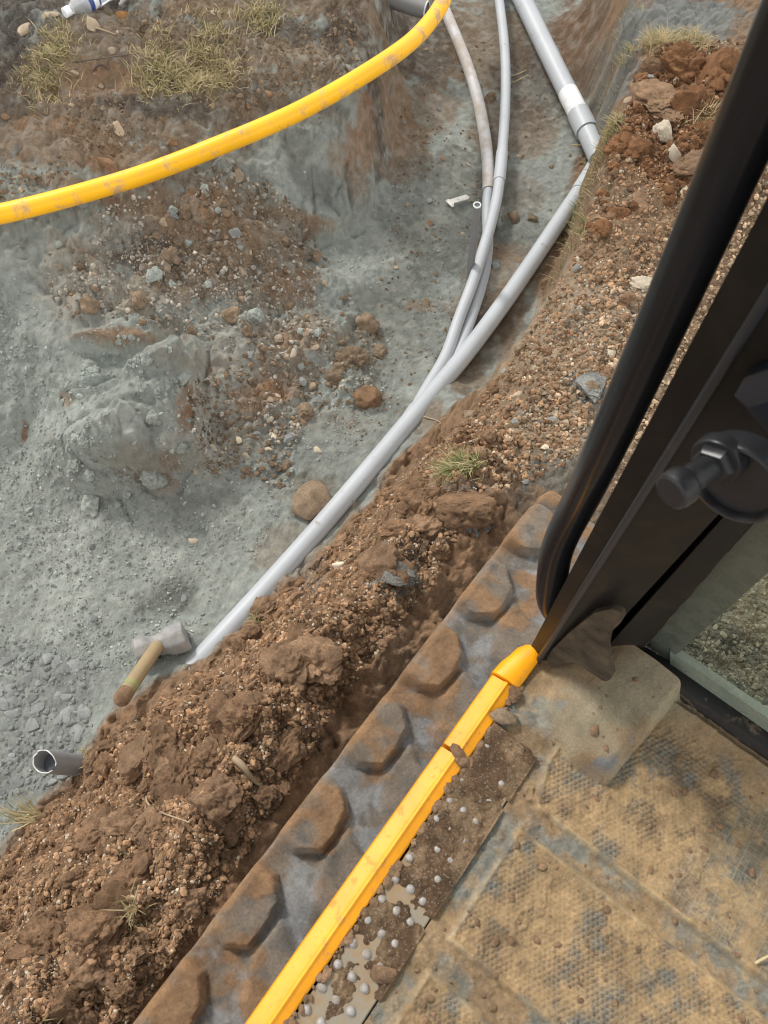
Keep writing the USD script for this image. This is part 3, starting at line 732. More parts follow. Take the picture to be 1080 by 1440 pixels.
# the two thinner ducts
c = line([(606, -45, -.35), (622, 5, -.36), (645, 60, -.38), (668, 125, -.40), (680, 180, -.41), (686, 230, -.415), (687, 268, -.42)], 60)
c2 = line([(687, 268, -.42), (685, 300, -.425), (686, 340, -.43), (680, 388, -.435), (668, 430, -.435), (652, 475, -.435), (634, 516, -.432), (606, 556, -.434), (572, 600, -.44)], 60)
t = thing('duct_pipe', 'left thin duct, mud-stained and bent, its lower half crossing under the cleaner one', 'pipe')
pipe_part(t, 'pipe', c, .0235, M['duct_dirty'])
pipe_part(t, 'pipe', c2, .0202, M['duct'])
part(t, 'socket', tube(c[-8:], np.linspace(.0236, .0246, 8), 24, .003), M['duct_dirty'], 40)
d = line([(697, -45, -.355), (702, 0, -.36), (709, 60, -.37), (711, 125, -.38), (708, 190, -.385), (702, 255, -.385)], 60)
d2 = line([(702, 255, -.385), (694, 300, -.385), (680, 350, -.39), (662, 405, -.395), (643, 455, -.41), (626, 502, -.418), (606, 537, -.420), (588, 566, -.424), (566, 598, -.43), (548, 622, -.44)], 70)
t = thing('duct_pipe', 'thin clean grey duct in mid-trench with a joint halfway, lying over the stained one', 'pipe')
pipe_part(t, 'pipe', d, .0202, M['duct'])
pipe_part(t, 'pipe', d2, .0202, M['duct'])
part(t, 'socket', tube(d[-9:], np.r_[.0203, np.full(8, .0230)], 24, .003), M['duct'], 40)
# stubs
e = np.array([at(671, 288, -.10) + (at(660, 395, -.47) - at(671, 288, -.10)) * q for q in (0, .33, .66, 1)])
t = thing('pipe_stub', 'short thin dark grey pipe standing in the trench beside the ducts', 'pipe stub')
hollow(t, spline(e, 16), .0128, .0025, M['duct_dark']); open_end(t, e[0], e[1] - e[0], .0128, .003)
e = np.array([at(600, 14, -.20), at(575, 7, -.20), at(545, -4, -.19), at(500, -24, -.17)])
t = thing('pipe_stub', 'short cut grey pipe poking out of the bank under the yellow pipe', 'pipe stub')
hollow(t, spline(e, 16), .033, .005, M['duct_dark']); open_end(t, e[0], e[1] - e[0], .033, .005)
e = np.array([at(62, 1071, -.30), at(80, 1073, -.345), at(100, 1075, -.40), at(128, 1078, -.47)])
t = thing('pipe_stub', 'broken dark grey pipe end with jagged pale rim poking from the heap', 'pipe stub')
p_ = spline(e, 20)
sh = tube(p_, .0275, 48, .0035)
dr = (e[1] - e[0]) / np.linalg.norm(e[1] - e[0])
vv = sh.vertices.copy(); along = (vv - e[0]) @ dr
ang = np.arctan2((vv - e[0]) @ np.cross(dr, [0, 0, 1.0]), (vv - e[0]) @ np.array([0, 0, 1.0]))
jag = .012 * np.sin(ang + .6) + .010 * (noise(np.stack([np.cos(ang) * 2.2, np.sin(ang) * 2.2, 0 * ang], -1), 5) - .5) + .016 * smoothstep(.35, .1, np.abs(ang - 1.0))
vv += dr * (jag * smoothstep(.02, .0, along))[:, None]
sh.vertices = vv
part(t, 'pipe', sh, M['duct_dark'], 40)
rim_i = np.argsort(along)[:0]
ra = np.linspace(-np.pi, np.pi, 60, endpoint=False)
ux = np.cross(dr, [0, 0, 1.0]); ux /= np.linalg.norm(ux); uz = np.cross(ux, dr)
jr = .012 * np.sin(ra + .6) + .010 * (noise(np.stack([np.cos(ra) * 2.2, np.sin(ra) * 2.2, 0 * ra], -1), 5) - .5) + .016 * smoothstep(.35, .1, np.abs(ra - 1.0))
rp = e[0] + dr * (jr - .0005)[:, None] + (ux * np.sin(ra)[:, None] + uz * np.cos(ra)[:, None]) * .0258
part(t, 'broken_rim', tube(np.vstack([rp, rp[:1]]), .0016, 6), M['cut_edge'], 40)
part(t, 'bore', tube(np.array([e[0] + dr * .03, e[0] + dr * .09]), .0235, 24), M['pipe_inside'], 40)

# the yellow pipe draped over the left bank
y = line([(-700, 420, .0), (-350, 366, -.01), (-90, 318, -.02), (0, 301, -.03), (100, 276, -.03), (200, 246, -.03), (310, 204, .0), (400, 166, .025), (480, 124, .03), (550, 80, .02), (595, 42, -.03), (620, 8, -.05), (632, -25, -.08), (640, -60, -.12)], 170)
t = thing('gas_pipe', 'bright yellow plastic gas pipe curving across the bank and over the trench', 'pipe')
pipe_part(t, 'pipe', y, .0290, M['yellow_pipe'], seg=32)

# ------------------------------------------------------------------ the excavator: track, sill, step, mat, pillar, rail, window
ex = thing('excavator', 'cab corner of a small excavator with yellow sill, muddy floor and black pillar', 'excavator')
# rubber track: a closed belt, lugs outwards
TR, TZ, TY0, TY1, XO, PITCHL = .20, .20, -1.35, .765, -.1625, .1655
lug_a = np.array([(-.172, .357), (-.126, .358), (-.096, .332), (-.088, .292), (-.092, .258), (-.124, .238), (-.172, .240)])
lug_b = np.array([(-.078, .312), (-.036, .296), (-.018, .30), (.13, .30), (.14, .23), (.0, .22), (-.028, .190), (-.056, .200), (-.082, .250)])
ss = np.arange(0, 2 * (TY1 - TY0) + 2 * np.pi * TR, .0045)
tx = np.concatenate([[XO + .006, XO + .001, XO], np.arange(XO + .004, .14, .004), [.14, .139]])
tn = np.concatenate([[-.034, -.03, -.004], np.zeros(len(tx) - 5), [-.004, -.03]])
SG, TG = np.meshgrid(ss, tx, indexing='ij')
L1 = TY1 - TY0
yy_unrolled = TY0 + SG                                    # y of the flat top run, continued round the wheel
ym = np.mod(yy_unrolled - .30 + PITCHL / 2, PITCHL) + .30 - PITCHL / 2


def poly_h(poly, x, y_, w):
    best = np.full(x.shape, -1e9)
    for k in (-1, 0, 1):
        q = poly + [0, k * PITCHL]
        ins = in_poly(q, x, y_); dd = dist_line(np.vstack([q, q[:1]]), x, y_)
        best = np.maximum(best, np.where(ins, dd, -dd))
    return best


jx = (fbm(np.stack([TG * 30, SG * 30, 0 * SG], -1), 3, 91) - .5) * .009
ha = poly_h(lug_a, TG + jx, ym + jx, .01); hb_ = poly_h(lug_b, TG + jx, ym - jx, .01)
lw = .0135 - .0100 * smoothstep(.0, .055, TG - XO)
la, lb = smoothstep(-lw, lw * .7, ha), smoothstep(-.008, .006, hb_)
TH = .026 * la + .018 * lb * (1 - la) + .003 * (fbm(np.stack([TG * 14, SG * 14, 0 * SG], -1), 4, 92) - .5) * 2
TH = TH * np.where((TG < XO + .012), .55 + .45 * np.clip((TG - XO) / .012, 0, 1), 1)
mudn = fbm(np.stack([TG * 22, SG * 22, 0 * SG], -1), 5, 93)
mud_t = smoothstep(.50, .66, mudn + .13 * la + .06 * lb - .04) 
TH = TH + mud_t * .003 * fbm(np.stack([TG * 160, SG * 160, 0 * SG], -1), 2, 94)
OFF = tn[None] + TH - .024
def belt(s_, off):
    y_ = np.where(s_ < L1, TY0 + s_, 0.0); z_ = np.where(s_ < L1, TZ + TR + off, 0.0)
    a1 = (s_ - L1) / TR; k1 = (s_ >= L1) & (a1 < np.pi)
    y_ = np.where(k1, TY1 + np.sin(a1) * (TR + off), y_); z_ = np.where(k1, TZ + np.cos(a1) * (TR + off), z_)
    s2 = s_ - L1 - np.pi * TR; k2 = (s2 >= 0) & (s2 < L1)
    y_ = np.where(k2, TY1 - s2, y_); z_ = np.where(k2, TZ - TR - off, z_)
    a2 = (s2 - L1) / TR; k3 = a2 >= 0
    y_ = np.where(k3, TY0 - np.sin(a2) * (TR + off), y_); z_ = np.where(k3, TZ - np.cos(a2) * (TR + off), z_)
    return y_, z_
by, bz = belt(SG, OFF)
tv = np.stack([TG, by, bz], -1)
ti = np.arange(SG.size).reshape(SG.shape); tr2 = np.roll(ti, -1, 0)
tf = np.stack([ti[:, :-1], ti[:, 1:], tr2[:, 1:], tr2[:, :-1]], -1).reshape(-1, 4)
tm = trimesh.Trimesh(tv.reshape(-1, 3), np.vstack([tf[:, [0, 1, 2]], tf[:, [0, 2, 3]]]), process=False)
o = part(ex, 'rubber_track', tm, M['track'], True)
rub = np.array([.105, .095, .082]); shine = np.array([.190, .190, .188]); mudc = np.array([.20, .112, .052]); dusty = np.array([.160, .128, .097])
wn = fbm(np.stack([TG * 45, SG * 45, 0 * SG + 3], -1), 4, 95)
tc = rub + (dusty - rub) * smoothstep(.27, .50, wn + .12 * la + .08 * lb - .06)[..., None] * .9
valley = (1 - np.clip(la + lb, 0, 1))
tc = tc + (shine - tc) * (valley * smoothstep(.38, .55, fbm(np.stack([TG * 30, SG * 30, 0 * SG + 7], -1), 4, 96)))[..., None] * (1 - .7 * la)[..., None] * .9
tc = tc + (mudc - tc) * (mud_t * .85)[..., None]
edge_m = smoothstep(.03, .0, TG - XO) * smoothstep(.42, .58, fbm(np.stack([TG * 20, SG * 9, 0 * SG + 1], -1), 4, 97))
tc = tc + (mudc - tc) * (edge_m * .6)[..., None]
colour(o, tc.reshape(-1, 3))
part(ex, 'track_frame', box((.22, 1.9, .20), (.02, -.3, .20), .03), M['steel_dark'])
part(ex, 'cab_floor', box((.90, 1.2, .13), (.453, -.03, .571), .012), M['steel_dark'])

part(ex, 'cab_roof', box((.95, 1.45, .06), (.47, -.10, 2.18), .02), M['steel_dark'])

# yellow sill
def sill(y0, y1, name, tilt=0.0, n=24):
    prof = np.array([(-.0265, .585), (-.0285, .648), (-.0265, .653), (-.0095, .6585), (-.0070, .6625), (-.0040, .6630), (-.0018, .6595), (.0085, .6560), (.0115, .6520), (.0118, .600)])
    ys = np.linspace(y0, y1, n)
    wob = .0012 * (noise(np.stack([ys * 9, 0 * ys, 0 * ys], -1), 3) - .5)
    V = np.array([[(x + w_, yv, z + tilt * (yv - y0) ** 1.2 * 8) for x, z in prof] for yv, w_ in zip(ys, wob)])
    k = len(prof); V = V.reshape(-1, 3); F = []
    for i in range(n - 1):
        for j in range(k - 1):
            q = [i * k + j, i * k + j + 1, (i + 1) * k + j + 1, (i + 1) * k + j]
            F += [[q[0], q[1], q[2]], [q[0], q[2], q[3]]]
    for row in (0, n - 1):
        for j in range(1, k - 1):
            F.append([row * k, row * k + j, row * k + j + 1])
    tmesh = trimesh.Trimesh(V, F, process=False); tmesh.fix_normals()
    return part(ex, name, tmesh, M['yellow'], 50)


sill(-.55, .281, 'sill_trim', n=80); sill(.287, .408, 'sill_trim', n=20)
prof = np.array([(-.0275, .60), (-.029, .652), (-.022, .660), (-.008, .664), (.004, .662), (.0115, .656), (.012, .60)])
V = []
for yv, sx, ox, oz in ((.411, 1.06, 0, .001), (.43, 1.04, .0015, .003), (.447, .92, .004, .005), (.462, .86, .0055, .006), (.474, .70, .009, .005)):
    V += [((x + .008) * sx - .008 + ox, yv, z + oz) for x, z in prof]
k = len(prof); F = []
for i in range(4):
    for j in range(k - 1):
        q = [i * k + j, i * k + j + 1, (i + 1) * k + j + 1, (i + 1) * k + j]; F += [[q[0], q[1], q[2]], [q[0], q[2], q[3]]]
for row in (0, 4):
    for j in range(1, k - 1):
        F.append([row * k, row * k + j, row * k + j + 1])
cm = trimesh.Trimesh(np.array(V), F, process=False); cm.fix_normals()
part(ex, 'sill_end', cm, M['yellow'], 40)

# step plate and its round studs
pl = part(ex, 'step_plate', box((.0685, .90, .012), (.0485, -.112, .644), .0015), M['plate'])
stud_prof = np.array([(0, .0052), (.0024, .0051), (.0040, .0042), (.0052, .0022), (.0060, 0), (.0066, -.001)])
for ci, xc in enumerate((.0212, .0432, .0637)):
    for r_ in range(-6, 12):
        yc = .0207 + .0299 * r_
        if yc > .33 or yc < -.20:
            continue
        if ci == 1 and r_ in (8, 10, 9) or ci == 0 and r_ in (9, 5):
            continue
        sm = trimesh.creation.revolve(stud_prof, sections=16)
        sm.apply_translation((xc + rng.normal(0, .0005), yc + rng.normal(0, .0006), .650))
        part(pl, 'stud', sm, M['stud'], 60)

# moulded floor mat
mx = np.arange(.0865, .60, .0012); my = np.arange(-.14, .528, .0012)
mx = np.concatenate([np.arange(.0125, .0865, .003), mx])
MX, MY = np.meshgrid(mx, my, indexing='ij')
N3 = lambda k, o_=0.0: np.stack([MX * k, MY * k, 0 * MX + o_], -1)
wv = (fbm(N3(12), 3, 101) - .5) * .008


def rbox(x, y_, x0, x1, y0, y1, r):
    qx, qy = np.abs(x - (x0 + x1) / 2) - (x1 - x0) / 2 + r, np.abs(y_ - (y0 + y1) / 2) - (y1 - y0) / 2 + r
    return r - np.hypot(np.maximum(qx, 0), np.maximum(qy, 0)) - np.minimum(np.maximum(qx, qy), 0)


p2 = rbox(MX + wv * .15, MY + wv * .15, .112, .90, .092, .257, .006); p3 = rbox(MX + wv * .15, MY, .112, .90, -.50, .052, .006)
p1 = rbox(MX + wv * .15 - smoothstep(.29, .36, MY) * -.016, MY + wv * .15, .113, .90, .290, .520, .012)
panel = np.maximum(np.maximum(p1, p2), p3)
pan = smoothstep(-.004, .006, panel)
HP = np.array([(.040, .455), (.062, .40), (.120, .362), (.180, .366), (.196, .47), (.200, .60), (.03, .60)])
hin = in_poly(HP, MX, MY); hd = np.where(hin, 1, -1) * dist_line(np.vstack([HP, HP[:1]]), MX, MY)
hump = gaussian_filter(smoothstep(-.004, .020, hd), 4.0); hd = gaussian_filter(hd, 5.0)
front = smoothstep(.462, .535, MY - .02 * MX)
# rows of small round studs on the panels, a diamond net to the right of the front one
hx, hy = .0068, .0068 * .866
row = np.floor(MY / hy); fx = np.mod(MX + np.mod(row, 2) * hx / 2, hx) - hx / 2; fy = np.mod(MY, hy) - hy / 2
sd_ = np.hypot(fx, fy)
net_zone = smoothstep(.27, .30, MX - .3 * (MY - .29)) * (p1 > 0)
on_pan = smoothstep(.004, .009, panel) * (1 - hump) * (1 - front)
stud = smoothstep(.0028, .0017, sd_) * on_pan
u1, u2 = np.mod(MX / .0092, 1) - .5, np.mod(MY / .0092, 1) - .5
net = np.maximum(smoothstep(.38, .46, np.abs(u1)), smoothstep(.38, .46, np.abs(u2))) * on_pan
relief = stud * (1 - net_zone) + net * net_zone * .8
mudf = fbm(N3(11), 5, 102) * .45 + fbm(N3(45), 5, 103) * .55 + .015
mudth = smoothstep(.40, .62, mudf + .03 * (1 - pan))
MZ = .6480 + .0105 * pan + .0045 * np.exp(-((panel - .003) / .0038) ** 2) + .0022 * relief * (1 - .75 * mudth) + .0022 * mudth * fbm(N3(90), 3, 104) + .004 * (fbm(N3(6), 3, 105) - .5)
groove_m = (1 - pan) * smoothstep(.40, .62, fbm(N3(16), 4, 106)) * (1 - hump)
MZ = MZ + .005 * groove_m * fbm(N3(70), 3, 107) + .0055 * smoothstep(.52, .70, fbm(N3(40), 4, 111)) * fbm(N3(150), 2, 112) + .003 * (fbm(N3(26, 8), 4, 135) - .5)
MZ = np.maximum(MZ, np.where(hump > 0, .648 + (.050 + .18 * np.clip(hd, 0, .06)) * hump, 0) + .05 * (fbm(N3(10), 3, 108) - .5) * .1 * hump) + .040 * front
mq = np.arange(MX.size).reshape(MX.shape)
mf = np.stack([mq[:-1, :-1], mq[1:, :-1], mq[1:, 1:], mq[:-1, 1:]], -1)
cut = (MX[:-1, :-1] > .0822) | (MY[:-1, :-1] > .338)
mf = mf[cut]
um, minv = np.unique(mf, return_inverse=True); mf = minv.reshape(-1, 4)
mm_ = trimesh.Trimesh(np.stack([MX, MY, MZ], -1).reshape(-1, 3)[um], np.vstack([mf[:, [0, 1, 2]], mf[:, [0, 2, 3]]]), process=False)
o = part(ex, 'floor_mat', mm_, M['mat'], True)
rubb = np.array([.080, .080, .080]); tan = np.array([.290, .195, .098]); tan2 = np.array([.205, .140, .078]); grey = np.array([.165, .160, .135])
mcx = grey + (tan2 - grey) * smoothstep(.38, .6, fbm(N3(20), 4, 109))[..., None]
mcx = mcx + (tan - mcx) * (smoothstep(.36, .60, mudf) * pan)[..., None]
mcx = mcx + (tan - mcx) * (smoothstep(.48, .62, fbm(N3(60), 4, 110)) * .5)[..., None]
bare = stud * (1 - net_zone) * (.22 + .62 * smoothstep(.54, .40, mudf + .26 * (fbm(N3(110), 3, 3) - .5) + .20 * (noise(N3(330), 4) - .5)))
mcx = mcx + (rubb - mcx) * (bare * .72)[..., None]
edge_b = smoothstep(.006, .0, np.abs(panel - .003)) * smoothstep(.56, .44, mudf) * (1 - hump) * (1 - front)
mcx = mcx + (rubb - mcx) * (edge_b * .55)[..., None]
rdg = np.exp(-((panel - .002) / .003) ** 2) * smoothstep(.36, .52, fbm(N3(30, 9), 3, 141)) * (1 - hump) * (1 - front)
mcx = mcx + (np.array([.33, .265, .165]) - mcx) * (rdg * .6)[..., None]
mcx = mcx + (np.array([.26, .215, .150]) - mcx) * (net * net_zone * .7)[..., None] + (np.array([.145, .135, .11]) - mcx) * ((1 - net) * net_zone * on_pan * .55 * smoothstep(.62, .45, mudf))[..., None]
dkm = smoothstep(.54, .66, fbm(N3(16, 6), 5, 133)) * smoothstep(.40, .60, fbm(N3(80, 1), 3, 134))
mcx = mcx + (np.array([.135, .085, .048]) - mcx) * (dkm * .45)[..., None]
mcx = mcx * (.82 + .36 * fbm(N3(28, 4), 4, 131))[..., None] * (.86 + .28 * noise(N3(260, 2), 132))[..., None]
hc = np.array([.215, .180, .118]) + (tan2 - np.array([.215, .180, .118])) * smoothstep(.4, .6, fbm(N3(14), 4, 113))[..., None]
mcx = mcx + (hc - mcx) * np.clip(hump * 1.4 + front, 0, 1)[..., None]
wornm = smoothstep(.012, .0, np.abs(hd - .018)) * smoothstep(.52, .60, fbm(N3(24), 3, 114)) * (MY < .45)
mcx = mcx + (np.array([.14, .155, .175]) - mcx) * (wornm * .8)[..., None]
colour(o, mcx.reshape(-1, 3)[um])

# the door pillar: planes of constant y, edges read from the photograph
def edge(q0, q1, y_, zt=2.15, zb=None):
    p0, p1 = at_y(*q0, y_), at_y(*q1, y_)
    f = lambda z: p0 + (p1 - p0) * (z - p0[2]) / (p1[2] - p0[2])
    return (f(zb) if zb is not None else p0), f(zt)


pa, pb, pc = edge((745, 912), (969, 487), .473, zb=.655), edge((764, 918), (1033, 490), .467, zb=.655), edge((876, 869), (958, 780), .500, zb=.655)
bk = np.array([0, .075, 0]); bk2 = np.array([0, .055, 0])
part(ex, 'door_pillar', loft([pa[0], pb[0], pc[0], pc[0] + bk2, pa[0] + bk], [pa[1], pb[1], pc[1], pc[1] + bk2, pa[1] + bk]), M['pillar'], 30)
part(ex, 'pillar_seam', tube(np.linspace(pb[0], pb[1], 12) + [.0, -.002, 0], .0045, 10), M['bracket'], 50)
part(ex, 'pillar_liner', loft([pb[0] + [0, .06, 0], pc[0] + [.04, .058, 0], pc[0] + [.04, .075, 0], pb[0] + [0, .077, 0]], [pb[1] + [0, .06, 0], pc[1] + [.04, .058, 0], pc[1] + [.04, .075, 0], pb[1] + [0, .077, 0]]), M['black'], 30)
pg = edge((886, 874), (972, 778), .508, zb=.66); pd = edge((900, 917), (1020, 780), .535, zb=.67)
part(ex, 'window_channel', loft([pg[0], pd[0], pd[0] + [.0, .03, 0], pg[0] + [0, .05, 0]], [pg[1], pd[1], pd[1] + [0, .03, 0], pg[1] + [0, .05, 0]]), M['pillar'], 30)
fish = [(757, 946), (807, 930), (840, 952), (872, 976), (864, 955), (857, 932), (854, 908), (858, 890), (868, 880), (877, 872), (876, 862), (860, 856), (835, 862), (800, 890), (775, 915)]
from shapely.geometry import Polygon as _Pg
fish_s = list(_Pg([(u_ / 100, -v_ / 100) for u_, v_ in fish]).buffer(.10, 8).buffer(-.20, 8).buffer(.10, 8).simplify(.004).exterior.coords)[:-1]
part(ex, 'pillar_foot', prism(fish_s, lambda a_, b_: at_y(a_ * 100, -b_ * 100, .4655), lambda a_, b_: at_y(a_ * 100, -b_ * 100, .4655) + [0, .008, 0]), M['foot'], 20)
# grab rail
hr = [at(u_, v_, z_) for u_, v_, z_ in ((800, 872, .74), (778, 850, .765), (776, 818, .815), (783, 775, .88), (812, 712, .98), (838, 658, 1.08))]
dirn = (hr[-1] - hr[-3]) / np.linalg.norm(hr[-1] - hr[-3])
hr += [hr[-1] + dirn * q + np.array([-.035, .03, 0]) * q * q for q in (.2, .45, .7)]
part(ex, 'grab_rail', tube(spline(hr, 70), .0202, 28), M['black'], 60)
# front window: sill bar, pane, the pane's thick edges
def slab(q, y_, dy):
    f_ = np.array([at_y(u_, v_, y_) for u_, v_ in q])
    return loft(f_, f_ + [0, dy, 0])


part(ex, 'window_sill', slab([(858, 905), (939, 954), (1300, 1208), (1300, 1250), (939, 984), (858, 930)], .528, .024), M['seal'], 30)
zg = at_y(947, 924, .556)[2]
e0, e1 = edge((952, 920), (1073, 812), .556, zb=zg)
pn = part(ex, 'window_pane', loft([e0, [.80, .556, zg], [.80, .562, zg], e0 + [0, .006, 0]], [e1, [.80, .556, 2.15], [.80, .562, 2.15], e1 + [0, .006, 0]]), M['glass'], False)
d0, d1 = edge((903, 915), (1023, 778), .552, zb=zg - .01)
part(pn, 'pane_edge', loft([d0, e0 + [-.001, -.004, -.01], e0 + [-.001, .012, -.01], d0 + [0, .016, 0]], [d1, e1 + [-.001, -.004, 0], e1 + [-.001, .012, 0], d1 + [0, .016, 0]]), M['glass_edge'], 30)
part(pn, 'pane_edge', slab([(942, 916), (1080, 1010), (1300, 1162), (1300, 1190), (1080, 1032), (942, 934)], .5485, .012), M['glass_edge_pale'], 30)


def pd_(u, v, dd):
    return EYE + ray(u, v) * dd


# window catch: plate, nut, pin with a cap, and its body
wl = np.array([-.12, -1.0, .10]); wl /= np.linalg.norm(wl)
def turned(prof, c0, axis, sec=32):
    mm2 = trimesh.creation.revolve(np.asarray(prof) * KS, sections=sec)
    mm2.apply_transform(trimesh.geometry.align_vectors([0, 0, 1], axis)); mm2.apply_translation(c0); return mm2
KS = .80
dc = pd_(1032, 682, .575)
cat_ = part(ex, 'window_catch', turned([(0, -.007), (.0345, -.007), (.0365, -.001), (.0385, .001), (.0410, .0), (.0425, -.004), (.0425, -.022), (.0, -.022)], dc, wl), M['bracket'], 30)
nc = pd_(1006, 650, .568)
part(cat_, 'nut', turned([(0, .010), (.0165, .010), (.019, .006), (.019, -.004), (0, -.004)], nc, wl, 6), M['bracket'], 30)
part(cat_, 'washer', turned([(0, .001), (.022, .001), (.023, -.001), (.023, -.012), (0, -.012)], nc, wl), M['bracket'], 30)
pw = np.array([-.30, -.95, .02]); pw /= np.linalg.norm(pw)
part(cat_, 'pin', turned([(0, .056), (.0140, .056), (.0162, .054), (.0172, .050), (.0172, .040), (.0150, .036), (.0125, .034), (.0125, 0), (0, 0)], nc, pw), M['bracket'], 30)
bm = box((.072, .048, .062), (0, 0, 0), .016); bm.apply_transform(trimesh.transformations.rotation_matrix(.5, [0, 1, 0])); bm.apply_translation(pd_(1085, 580, .585) + [.01, .02, .0])
part(cat_, 'catch_body', bm, M['catch'], 30)

# mud caked over the step plate
qx_, qy_ = np.meshgrid(np.arange(.0125, .0866, .0012), np.arange(-.16, .352, .0012), indexing='ij')
Q3 = lambda k, o_=0.0: np.stack([qx_ * k, qy_ * k, 0 * qx_ + o_], -1)
cover = smoothstep(.02, .06, qy_) * .20 + .10 * smoothstep(.16, .30, qy_) + .02 - .12 * smoothstep(.335, .352, qy_) + .05 * smoothstep(.03, .014, qx_)
th = (fbm(Q3(22), 4, 121) - .585 + cover) * .030
for (cx_, cy_, rr_, hh_) in ((.045, .31, .03, .006), (.05, .085, .022, .006), (.035, .20, .03, .003), (.07, .02, .014, .007)):
    th += hh_ * np.exp(-((qx_ - cx_) ** 2 + (qy_ - cy_) ** 2) / rr_ ** 2)
th = np.minimum(th, .0030 + .20 * (th - .0030)) + np.where(th > 0, 1, 0) * (.003 * (fbm(Q3(90), 3, 122) - .5) + lumps(qx_, qy_, .007, 123, .4) * .003)
ok = th > .0004
qi = np.arange(qx_.size).reshape(qx_.shape)
qf = np.stack([qi[:-1, :-1], qi[1:, :-1], qi[1:, 1:], qi[:-1, 1:]], -1)[ok[:-1, :-1] | ok[1:, 1:]]
uq, qinv = np.unique(qf, return_inverse=True); qf = qinv.reshape(-1, 4)
mdm = trimesh.Trimesh(np.stack([qx_, qy_, .6500 + np.clip(th, -.002, .016) + .004 * smoothstep(.334, .342, qy_) + .003 * smoothstep(.083, .087, qx_)], -1).reshape(-1, 3)[uq], np.vstack([qf[:, [0, 1, 2]], qf[:, [0, 2, 3]]]), process=False)
o = top('caked_mud', mdm, M['mud'], 'brown mud caked between the studs of the step plate', 'mud', None, 'stuff', True)
mc2 = np.array([.140, .086, .050]) + (np.array([.25, .17, .10]) - np.array([.140, .086, .050])) * smoothstep(.45, .62, fbm(Q3(35, 2), 4, 124))[..., None]
colour(o, mc2.reshape(-1, 3)[uq])

# ------------------------------------------------------------------ lumps and stones
ICO = {k: trimesh.creation.icosphere(k) for k in (1, 2, 3, 4)}


def clod_mesh(r, seed, sub=3, amp=.55, flat=.75, stretch=(1, 1), crumb=.12):
    b_ = ICO[sub]; v = np.array(b_.vertices)
    k = (fbm(v * 1.35 + seed * 3.7, 3, seed % 97) - .5) * 2 * amp
    if sub > 1:
        k = k + (fbm(v * 4.0 + seed, 4, seed % 89) - .5) * 2 * crumb * 1.2 - crumb * .5 * smoothstep(.07, 0, np.abs(fbm(v * 2.2 + seed * 1.3, 3, seed % 83) - .5))
    if sub >= 3:
        k = k + (fbm(v * 10.0 + seed, 3, seed % 71) - .5) * .20
    if sub == 1:
        k = k + (fbm(v * 3.0 + seed, 2, seed % 89) - .5) * 2 * crumb
    v = v * (1 + k)[:, None] * [stretch[0], stretch[1], flat]
    g = np.random.default_rng(seed)
    for _ in range(3):                                     # broken faces
        n_ = g.normal(size=3); n_ /= np.linalg.norm(n_); dcut = g.uniform(.55, .85)
        ov = np.maximum(v @ n_ - dcut, 0); v = v - ov[:, None] * n_ * .85
    a_ = g.uniform(0, 6.28); ca, sa = math.cos(a_), math.sin(a_)
    v = v @ np.array([[ca, sa, 0], [-sa, ca, 0], [0, 0, 1]])
    return v * r, np.array(b_.faces)


def stone_mesh(r, seed, flat=.6, stretch=1.35):
    g = np.random.default_rng(seed)
    p = g.normal(size=(16, 3)); p /= np.linalg.norm(p, axis=1, keepdims=True); p *= g.uniform(.8, 1.08, (16, 1))
    h = trimesh.convex.convex_hull(p * [stretch, 1, flat])
    h = trimesh.Trimesh(*trimesh.remesh.subdivide(h.vertices, h.faces))
    v = np.array(h.vertices); f_ = np.array(h.faces)
    v = v * (1 + .10 * (noise(v * 2.2 + seed, 7) - .5))[:, None]
    lap = trimesh.smoothing.filter_laplacian(trimesh.Trimesh(v, f_, process=False), lamb=.4, iterations=1)
    v = np.array(lap.vertices)
    a_ = g.uniform(0, 6.28); ca, sa = math.cos(a_), math.sin(a_)
    v = v @ np.array([[ca, sa, 0], [-sa, ca, 0], [0, 0, 1]])
    return v * r, f_


def trimesh_hull(seed):
    g4 = np.random.default_rng(seed); p = g4.normal(size=(11, 3)); p /= np.linalg.norm(p, axis=1, keepdims=True)
    h = trimesh.convex.convex_hull(p * g4.uniform(.7, 1.15, (11, 1)) * [1.25, 1, .75])
    return np.array(h.vertices), np.array(h.faces)


def lay(name, kind, u, v, rpx, mat, label, cat, group=None, sink=.5, seed=None, smooth=45, angle=None, **kw):
    """A clod or stone of rpx pixels' radius where the line of sight meets the ground."""
    p = seen(u, v); r = rpx * depth(p) / FOCAL
    sd2 = int(seed if seed is not None else (u * 131 + v * 17) % 9973)
    vs, fs = (clod_mesh if kind == 'clod' else stone_mesh)(r, sd2, **kw)
    if angle is not None:
        pass
    e1 = r * .6
    gx1 = (ground_z(p[0] + e1, p[1]) - ground_z(p[0] - e1, p[1])) / (2 * e1); gy1 = (ground_z(p[0], p[1] + e1) - ground_z(p[0], p[1] - e1)) / (2 * e1)
    nn = np.array([-np.clip(gx1, -1.2, 1.2), -np.clip(gy1, -1.2, 1.2), 1.0]); nn /= np.linalg.norm(nn)
    vs = vs @ trimesh.geometry.align_vectors([0, 0, 1], nn)[:3, :3].T
    zc = ground_z(p[0], p[1]) + nn[2] * (-vs[:, 2].min() * 0 + r * (.55 - sink) * kw.get('flat', .7))
    x = usdkit.mesh(stage, numbered('/World/' + name), (vs, fs), mat, smooth)
    x.AddTranslateOp().Set(Gf.Vec3d(float(p[0]), float(p[1]), float(zc)))
    tag(x, label, cat, group)
    return x


